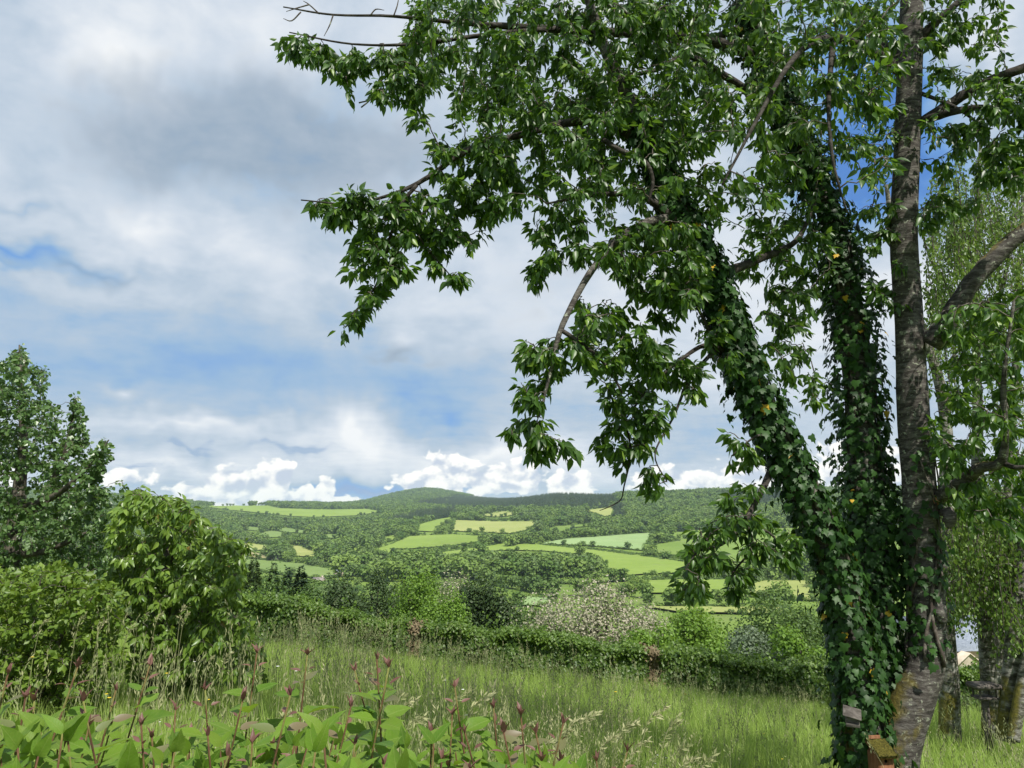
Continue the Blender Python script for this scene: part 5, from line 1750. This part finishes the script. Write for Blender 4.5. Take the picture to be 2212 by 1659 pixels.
subpart('moss_cushion', mo, rf)
B = thing('nest_box', 'small grey weathered nest box half buried in the ivy', 'birdhouse', at(1842, 1568, 5.62), None, -.35)
B.scale = (.8, .8, .8)
bev('body', -.055, .055, -.045, .06, 0, .085, 'weathered_wood', B)
bev('front_lip', -.055, .055, -.062, -.047, 0, .035, 'weathered_wood', B)
rf = bev('roof', -.075, .075, -.085, .075, 0, .014, 'weathered_wood', B)
rf.location = (0, 0, .105); rf.rotation_euler = (.35, .22, 0)
B = thing('bird_feeder', 'wooden bird feeder table with flat roof on a post before the birch', 'bird feeder', at(2140, 1640, 9.9), None, .05)
bev('post', -.03, .03, -.03, .03, -.2, .70, 'weathered_wood', B)
bev('tray', -.12, .12, -.10, .10, .70, .725, 'weathered_wood', B)
for sx in (-.10, .10):
    bev('corner_post', sx - .01, sx + .01, .06, .08, .726, .815, 'weathered_wood', B)
    bev('corner_post', sx - .01, sx + .01, -.08, -.06, .726, .815, 'weathered_wood', B)
bev('roof', -.16, .16, -.13, .13, .816, .88, 'weathered_wood', B, .02)

# ------------------------------------------------------------------ red-tipped stalks in the foreground
rs = np.random.default_rng(33)


def big_leaf(w, bend, fold, seg, tint, mat, wave=0.0):
    V, F = leaf_shape(w, bend, fold, seg)
    V = V.copy()
    V[:, 2] += wave * np.sin(V[:, 1] * 9) * np.abs(V[:, 0]) * 2
    return mesh_np('leaf', V, F, mat, np.full(len(V), tint), True)


GL = [big_leaf(.40 + .05 * (i % 3), .10 + .10 * (i % 4), .04 + .03 * (i % 3), 6, [.15, .4, .6, .8, .95, .3][i], 'stalk_leaf', .05 * (i % 3)) for i in range(6)]
YL = [big_leaf(.42, .10 + .08 * i, .06, 5, .2 + .3 * i, 'young_stalk_leaf') for i in range(3)]
BL = [big_leaf(.30 + .04 * i, .05 + .12 * i, .12, 4, .15 + .3 * i, 'bud') for i in range(3)]
SHARED = {}
tops = [(18, 1452), (168, 1440), (55, 1506), (74, 1512), (250, 1491), (324, 1436), (180, 1514), (443, 1489), (555, 1409), (525, 1510), (664, 1413), (627, 1502), (766, 1448), (814, 1424), (840, 1440), (758, 1526),
        (379, 1534), (193, 1565), (240, 1569), (305, 1565), (328, 1592), (545, 1604), (141, 1604), (639, 1604), (982, 1483), (977, 1543), (1004, 1582), (1066, 1528), (1088, 1582), (1125, 1543), (1217, 1562), (1157, 1582),
        (1355, 1622), (1170, 1642), (967, 1652), (1288, 1642), (1212, 1647)]
extra = [(x + rs.normal() * 10, 1580 + 70 * rs.random()) for x in np.arange(-60, 1000, 20)] + [(x + rs.normal() * 8, 1640 + 60 * rs.random()) for x in np.arange(-60, 980, 24)] + [(x, 1650 + 40 * rs.random()) for x in np.arange(990, 1260, 26)]
tall_i = [i for i in range(len(tops)) if tops[i][1] < 1532]
tall_i.sort(key=lambda i: tops[i][0])
ORD = ['first', 'second', 'third', 'fourth', 'fifth', 'sixth', 'seventh', 'eighth', 'ninth', 'tenth', 'eleventh', 'twelfth', 'thirteenth', 'fourteenth', 'fifteenth', 'sixteenth', 'seventeenth', 'eighteenth', 'nineteenth', 'twentieth', 'twenty-first']
short_i = [i for i in range(len(tops)) if i not in tall_i]
short_i.sort(key=lambda i: tops[i][0])


def leaf_at(mesh, parent, p, d, n, size, name='leaf'):
    d = d / np.linalg.norm(d)
    s = np.cross(d, n); s /= np.linalg.norm(s)
    nn = np.cross(s, d)
    o = link(name, mesh, parent)
    M = np.eye(4)
    M[:3, 0], M[:3, 1], M[:3, 2], M[:3, 3] = s * size, d * size, nn * size, p
    o.matrix_basis = Matrix(M.tolist())
    return o


def stalk(px, row, Y, label, group=None, full=True):
    tp = at(px, row, Y)
    g = float(ground_z(tp[0], Y))
    bx_ = tp[0] + .14 * rs.normal()
    by_ = Y + .08 * rs.normal()
    T = thing('leafy_stalk', label, 'plant', (bx_, by_, g), group)
    h = tp[2] - g
    top = np.array([tp[0] - bx_, Y - by_, h])
    P, Rr = smooth_path([(0, 0, -.05), top * np.array([.35, .35, .5]) + rs.normal(size=3) * .01, top], [.0045, .0034, .002], 16)
    subpart('stem', tube_mesh('stem', [tube_np(P, Rr, 7)], 'red_stem'), T)
    a0 = rs.random() * 3.14
    z = h - .045
    k = 0
    gap = .032
    while z > max(.12, h - (.55 if full else .40)):
        f = z / h * (len(P) - 1)
        i = int(min(f, len(P) - 2))
        c = P[i] + (P[i + 1] - P[i]) * (f - i)
        for sgn in (0, math.pi):
            if k > 1 and rs.random() < .08:
                continue
            a = a0 + k * math.pi / 2 + sgn + .25 * rs.normal()
            up = [.55, .40, .35, .25, .15, .05][min(k, 5)] + .15 * rs.normal()
            dd = np.array([math.cos(a), math.sin(a), up])
            size = [.028, .052, .082, .104, .116, .12][min(k, 5)] * (.85 + .35 * rs.random())
            mesh = (BL[rs.integers(0, 3)] if full else GL[rs.integers(0, 6)]) if k == 0 else YL[rs.integers(0, 3)] if (k == 1 and full and rs.random() < .55) else GL[rs.integers(0, 6)]
            leaf_at(mesh, T, c + dd / np.linalg.norm(dd) * .012, dd, np.array([-.35 * math.cos(a) + .1, -.35 * math.sin(a) - .5, 1.0]) + rs.normal(size=3) * .22, size)
        k += 1
        z -= gap
        gap = min(.068, gap + .008)
    if not full and rs.random() < .75:
        for s_ in (1, -1):
            leaf_at(GL[rs.integers(0, 6)], T, top, np.array([.6 * s_ * math.cos(a0), .6 * math.sin(a0) * s_, .8]), np.array([-.5 * s_, -.6, .6]), .05 + .02 * rs.random())
        return
    # bud of upright red bracts
    nb_ = int(rs.integers(2, 5)) if full else 2
    for j in range(nb_):
        a = a0 + j * 6.283 / nb_ + .4 * rs.normal()
        sp = .15 + .65 * rs.random()
        dd = np.array([math.cos(a) * sp, math.sin(a) * sp, 1.0])
        leaf_at(BL[rs.integers(0, 3)], T, top + np.array([0, 0, -.004]), dd, np.array([-math.cos(a), -math.sin(a), .3]), .020 + .018 * rs.random(), 'bud_bract')
    leaf_at(BL[1], T, top + np.array([0, 0, -.002]), np.array([.1 * rs.normal(), .1 * rs.normal(), 1.0]), np.array([.5 * rs.normal(), -1.0, .1]), .018 + .010 * rs.random(), 'bud_bract')


for j, i in enumerate(tall_i):
    px, row = tops[i]
    near = 1.75 + .5 * rs.random()
    stalk(px, row, near, 'tall red-tipped leafy stalk, %s from the left among the tall ones' % ORD[j])
for j, i in enumerate(short_i):
    px, row = tops[i]
    stalk(px, row, 1.75 + .35 * rs.random(), 'short red-tipped leafy stalk, %s from the left of the short ones' % ORD[j])
for px, row in extra:
    stalk(px, row, 1.55 + .9 * rs.random(), 'low leafy stalk in the crowded row along the bottom edge', 'crowded low stalks along the bottom edge', False)

# ------------------------------------------------------------------ meadow grass
rg = np.random.default_rng(77)


def blades(n, hmin, hmax, spread, w, r, lean=.35, seg=3):
    b = np.zeros((n, 3))
    a = r.random(n) * 6.283
    q = spread * np.sqrt(r.random(n))
    b[:, 0], b[:, 1] = q * np.cos(a), q * np.sin(a)
    h = hmin + (hmax - hmin) * r.random(n)
    th = r.random(n) * 6.283
    L_ = np.stack([np.cos(th), np.sin(th), 0 * th], -1) * (h * lean * r.random(n))[:, None]
    ph = r.random(n) * 6.283
    sd_ = np.stack([np.cos(ph), np.sin(ph), 0 * ph], -1)
    V = []
    for s in range(seg):
        t = s / seg
        c = b + L_ * (t ** 2) + np.array([0, 0, 1.0]) * (h * t)[:, None]
        ww = w * (1 - .6 * t) * (.7 + .6 * r.random(n))
        V += [c - sd_ * ww[:, None] / 2, c + sd_ * ww[:, None] / 2]
    V.append(b + L_ + np.array([0, 0, 1.0]) * (h * (1 - .12 * lean))[:, None])
    V = np.stack(V, 1)
    m = V.shape[1]
    F = []
    for s in range(seg - 1):
        i = 2 * s
        F += [(i, i + 1, i + 3), (i, i + 3, i + 2)]
    F.append((m - 3, m - 2, m - 1))
    F = np.array(F)[None] + (np.arange(n) * m)[:, None, None]
    return V.reshape(-1, 3), F.reshape(-1, 3), np.repeat(r.random(n), m), V[:, -1], L_


def tuft(name, r, n, hmin, hmax, spread, w, culms=0, mat2='straw', ch=(.5, .75)):
    V, F, t, _, _ = blades(n, hmin, hmax, spread, w, r, .55)
    nf = len(F)
    if culms:
        V2, F2, t2, tip, L2 = blades(culms, ch[0], ch[1], spread, .0032, r, .30, 4)
        # seed head: small spikelets along the top of the culm
        ps, ds = [], []
        for k in range(culms):
            for q in range(14):
                u = q / 14
                ps.append(tip[k] - np.array([0, 0, 1.0]) * .13 * u - L2[k] * .2 * u + r.normal(size=3) * .004 * (1 + u))
                ds.append(unit(np.array([0, 0, 1.0]) * .8 + r.normal(size=3) * .25 + L2[k]))
        V3, F3, t3 = leaves_np(SPIKE, np.array(ps), np.array(ds), rand_unit(len(ps), r), .024 * (.7 + .6 * r.random(len(ps))), r.random(len(ps)))
        V, F, t = np.vstack([V, V2, V3]), np.vstack([F, F2 + len(V), F3 + len(V) + len(V2)]), np.concatenate([t, t2, t3])
    me = mesh_np(name, V, F, ['grass_blade', mat2], t)
    mi = np.zeros(len(F), np.int32); mi[nf:] = 1
    me.polygons.foreach_set('material_index', mi)
    return me


GP = bpy.data.collections.new('grass_shapes')
shapes = [tuft('tuft', rg, 34, .16, .36, .13, .006) for _ in range(4)] + [tuft('tuft', rg, 26, .18, .40, .13, .0055, 3, 'seed_head', (.45, .66)) for _ in range(3)] + [tuft('tuft', rg, 18, .2, .42, .12, .005, 5, 'straw', (.5, .8)) for _ in range(3)]
for i, me in enumerate(shapes):
    GP.objects.link(bpy.data.objects.new('shape_%02d' % i, me))
GPt = []
for y0, y1, dens in [(2.3, 4.5, 34), (4.5, 7.5, 36), (7.5, 11, 27), (11, 17.2, 19)]:
    A_ = (1.62) * (y1 ** 2 - y0 ** 2) / 2
    n = int(A_ * dens)
    y = np.sqrt(y0 ** 2 + (y1 ** 2 - y0 ** 2) * rg.random(n))
    x = y * (-.80 + 1.60 * rg.random(n))
    GPt.append(np.stack([x, y], -1))
GPt = np.vstack(GPt)
hedge_y = np.interp(GPt[:, 0], hx, hy)
GPt = GPt[GPt[:, 1] < hedge_y - .35]
gz = ground_z(GPt[:, 0], GPt[:, 1])
gpx, gpy = project(np.stack([GPt[:, 0], GPt[:, 1], gz], -1))
nG = len(GPt)
# straw-coloured seed heads stand where the photo shows them: left half and the near strip; dark seed heads in the middle
wS = np.clip(.05 + .16 * np.exp(-((gpx - 500) / 500) ** 2 - ((gpy - 1600) / 130) ** 2) + .25 * np.exp(-((gpx - 1250) / 230) ** 2 - ((gpy - 1750) / 130) ** 2) , 0, .4)
wS = np.where(gpx > 1500, .03, wS)
wS = np.where((gpx < 620) & (GPt[:, 1] > 6), .03, wS)
wD = np.where((gpx > 600) & (gpx < 1750), .30, .16)
u = rg.random(nG)
idx = np.where(u < wS, 7 + rg.integers(0, 3, nG), np.where(u < wS + wD, 4 + rg.integers(0, 3, nG), rg.integers(0, 4, nG)))
pat = .5 + .5 * np.sin(GPt[:, 0] * .9 + 1.2 * np.sin(GPt[:, 1] * .5)) * np.sin(GPt[:, 1] * .8 + GPt[:, 0] * .3)
hs = (.75 + .45 * pat + .25 * rg.random(nG)) * np.interp(gpx, [0, 600, 900, 1400, 1600, 1850, 1950, 2300], [1.35, 1.35, 1.2, .95, .8, .8, 1.1, 1.1])
instancer('meadow_grass', GP, np.stack([GPt[:, 0], GPt[:, 1], gz - .02], -1), np.stack([1.15 + 0 * hs, 1.15 + 0 * hs, hs], -1),
          np.stack([.12 * rg.normal(size=nG), .12 * rg.normal(size=nG), rg.random(nG) * 6.28], -1), idx, 'tall uncut meadow grass with seed heads')

# single tall straw culms in front
def culm(px, row, Y, label, group, lean):
    tp = at(px, row, Y)
    g = float(ground_z(tp[0], Y))
    T = thing('grass_culm', label, 'grass stalk', (tp[0] - lean, Y, g), group)
    top = np.array([lean, 0, tp[2] - g])
    P, Rr = smooth_path([(0, 0, 0), (lean * .25, 0, top[2] * .6), (lean * .6, 0, top[2] * .93), tuple(top)], [.0024, .002, .0016, .001], 14)
    subpart('culm', tube_mesh('culm', [tube_np(P, Rr, 5)], 'straw'), T)
    ps, ds = [], []
    for k in range(34):
        u = .62 + .38 * k / 34
        f = u * (len(P) - 1); i = int(min(f, len(P) - 2))
        ps.append(P[i] + (P[i + 1] - P[i]) * (f - i) + rs.normal(size=3) * .005)
        ds.append(unit(P[i + 1] - P[i]) * .7 + rs.normal(size=3) * .45)
    V, F, t = leaves_np(SPIKE, np.array(ps), np.array(ds), rand_unit(len(ps), rs), .030 * (.7 + .6 * rs.random(len(ps))), rs.random(len(ps)))
    o = subpart('seed_head', mesh_np('seed_head', V, F, 'straw', t), T, 'stuff')


for k, (px, row) in enumerate([(1290, 1540), (1330, 1590), (1375, 1560), (1400, 1600), (1440, 1530), (1470, 1555), (1480, 1610), (1260, 1550), (1230, 1575), (1150, 1560), (1190, 1600), (1060, 1500), (1020, 1490), (1500, 1640), (1540, 1635), (900, 1510), (920, 1545), (870, 1500), (700, 1530), (620, 1545)]):
    culm(px, row, 2.9 + .9 * rs.random(), 'pale drooping grass stalk with seed head among the near meadow grass', 'pale drooping grass stalks', .10 + .12 * rs.random())
for k, (px, row) in enumerate([(182, 1330), (230, 1340), (100, 1340), (398, 1310), (405, 1325), (350, 1325), (500, 1410), (460, 1420), (290, 1350)]):
    culm(px, row, 6.2 + .6 * rs.random(), 'tall pale grass stalk in front of the left shrubs', 'tall grass stalks before the left shrubs', .05 + .1 * rs.random())


def flower(px, row, Y, mat, label, group, size):
    tp = at(px, row, Y)
    g = float(ground_z(tp[0], Y))
    T = thing('meadow_flower', label, 'flower', (tp[0], Y, g), group)
    top = np.array([0, 0, max(.15, tp[2] - g)])
    subpart('stem', tube_mesh('stem', [tube_np([(0, 0, 0), (.01, 0, top[2] * .5), top], [.002, .0015, .001], 4)], 'grass_blade'), T)
    for j in range(5):
        a = j * 1.257
        leaf_at(FP[mat], T, top, np.array([math.cos(a), math.sin(a), .35]), np.array([0, 0, 1.0]), size, 'petal')


FP = {m: mesh_np('petal', ROUND[0] * np.array([1.1, 1, 1]), ROUND[1], m, np.full(6, .5)) for m in ('petal_yellow', 'petal_white')}
for px, row in [(230, 1500), (236, 1508), (360, 1455), (450, 1512), (1330, 1495), (1480, 1500), (1650, 1585), (1690, 1640), (70, 1420), (1210, 1575)]:
    flower(px, row, 5.5 + 2.5 * rs.random() if px > 600 else 4 + 2 * rs.random(), 'petal_yellow', 'small yellow buttercup in the meadow grass', 'yellow buttercups', .013)
for px, row in [(420, 1430), (600, 1440), (640, 1450), (330, 1556), (345, 1560), (1420, 1632), (1440, 1638), (1415, 1650), (1000, 1490), (960, 1470)]:
    flower(px, row, 4.5 + 2.5 * rs.random(), 'petal_white', 'small white flower head in the meadow grass', 'white meadow flowers', .012)

# ------------------------------------------------------------------ the air of the valley
hz = mesh_np('haze', *box_np(-6700, 6700, -6700, 6700, float(_V0[0]) - 1.0, float(_V0[1]) + 25.0), 'ground')
hz.materials.clear()
m, TT = newmat('haze')
pv = TT.node('ShaderNodeVolumePrincipled')
pv.inputs['Color'].default_value = (.70, .84, 1.0, 1)
pv.inputs['Density'].default_value = 0.00007
pv.inputs['Anisotropy'].default_value = .1
o = TT.node('ShaderNodeOutputMaterial')
TT.t.links.new(pv.outputs[0], o.inputs['Volume'])
hz.materials.append(m)
tag(link('haze', hz), 'thin summer haze in the valley air', None, None, 'stuff')
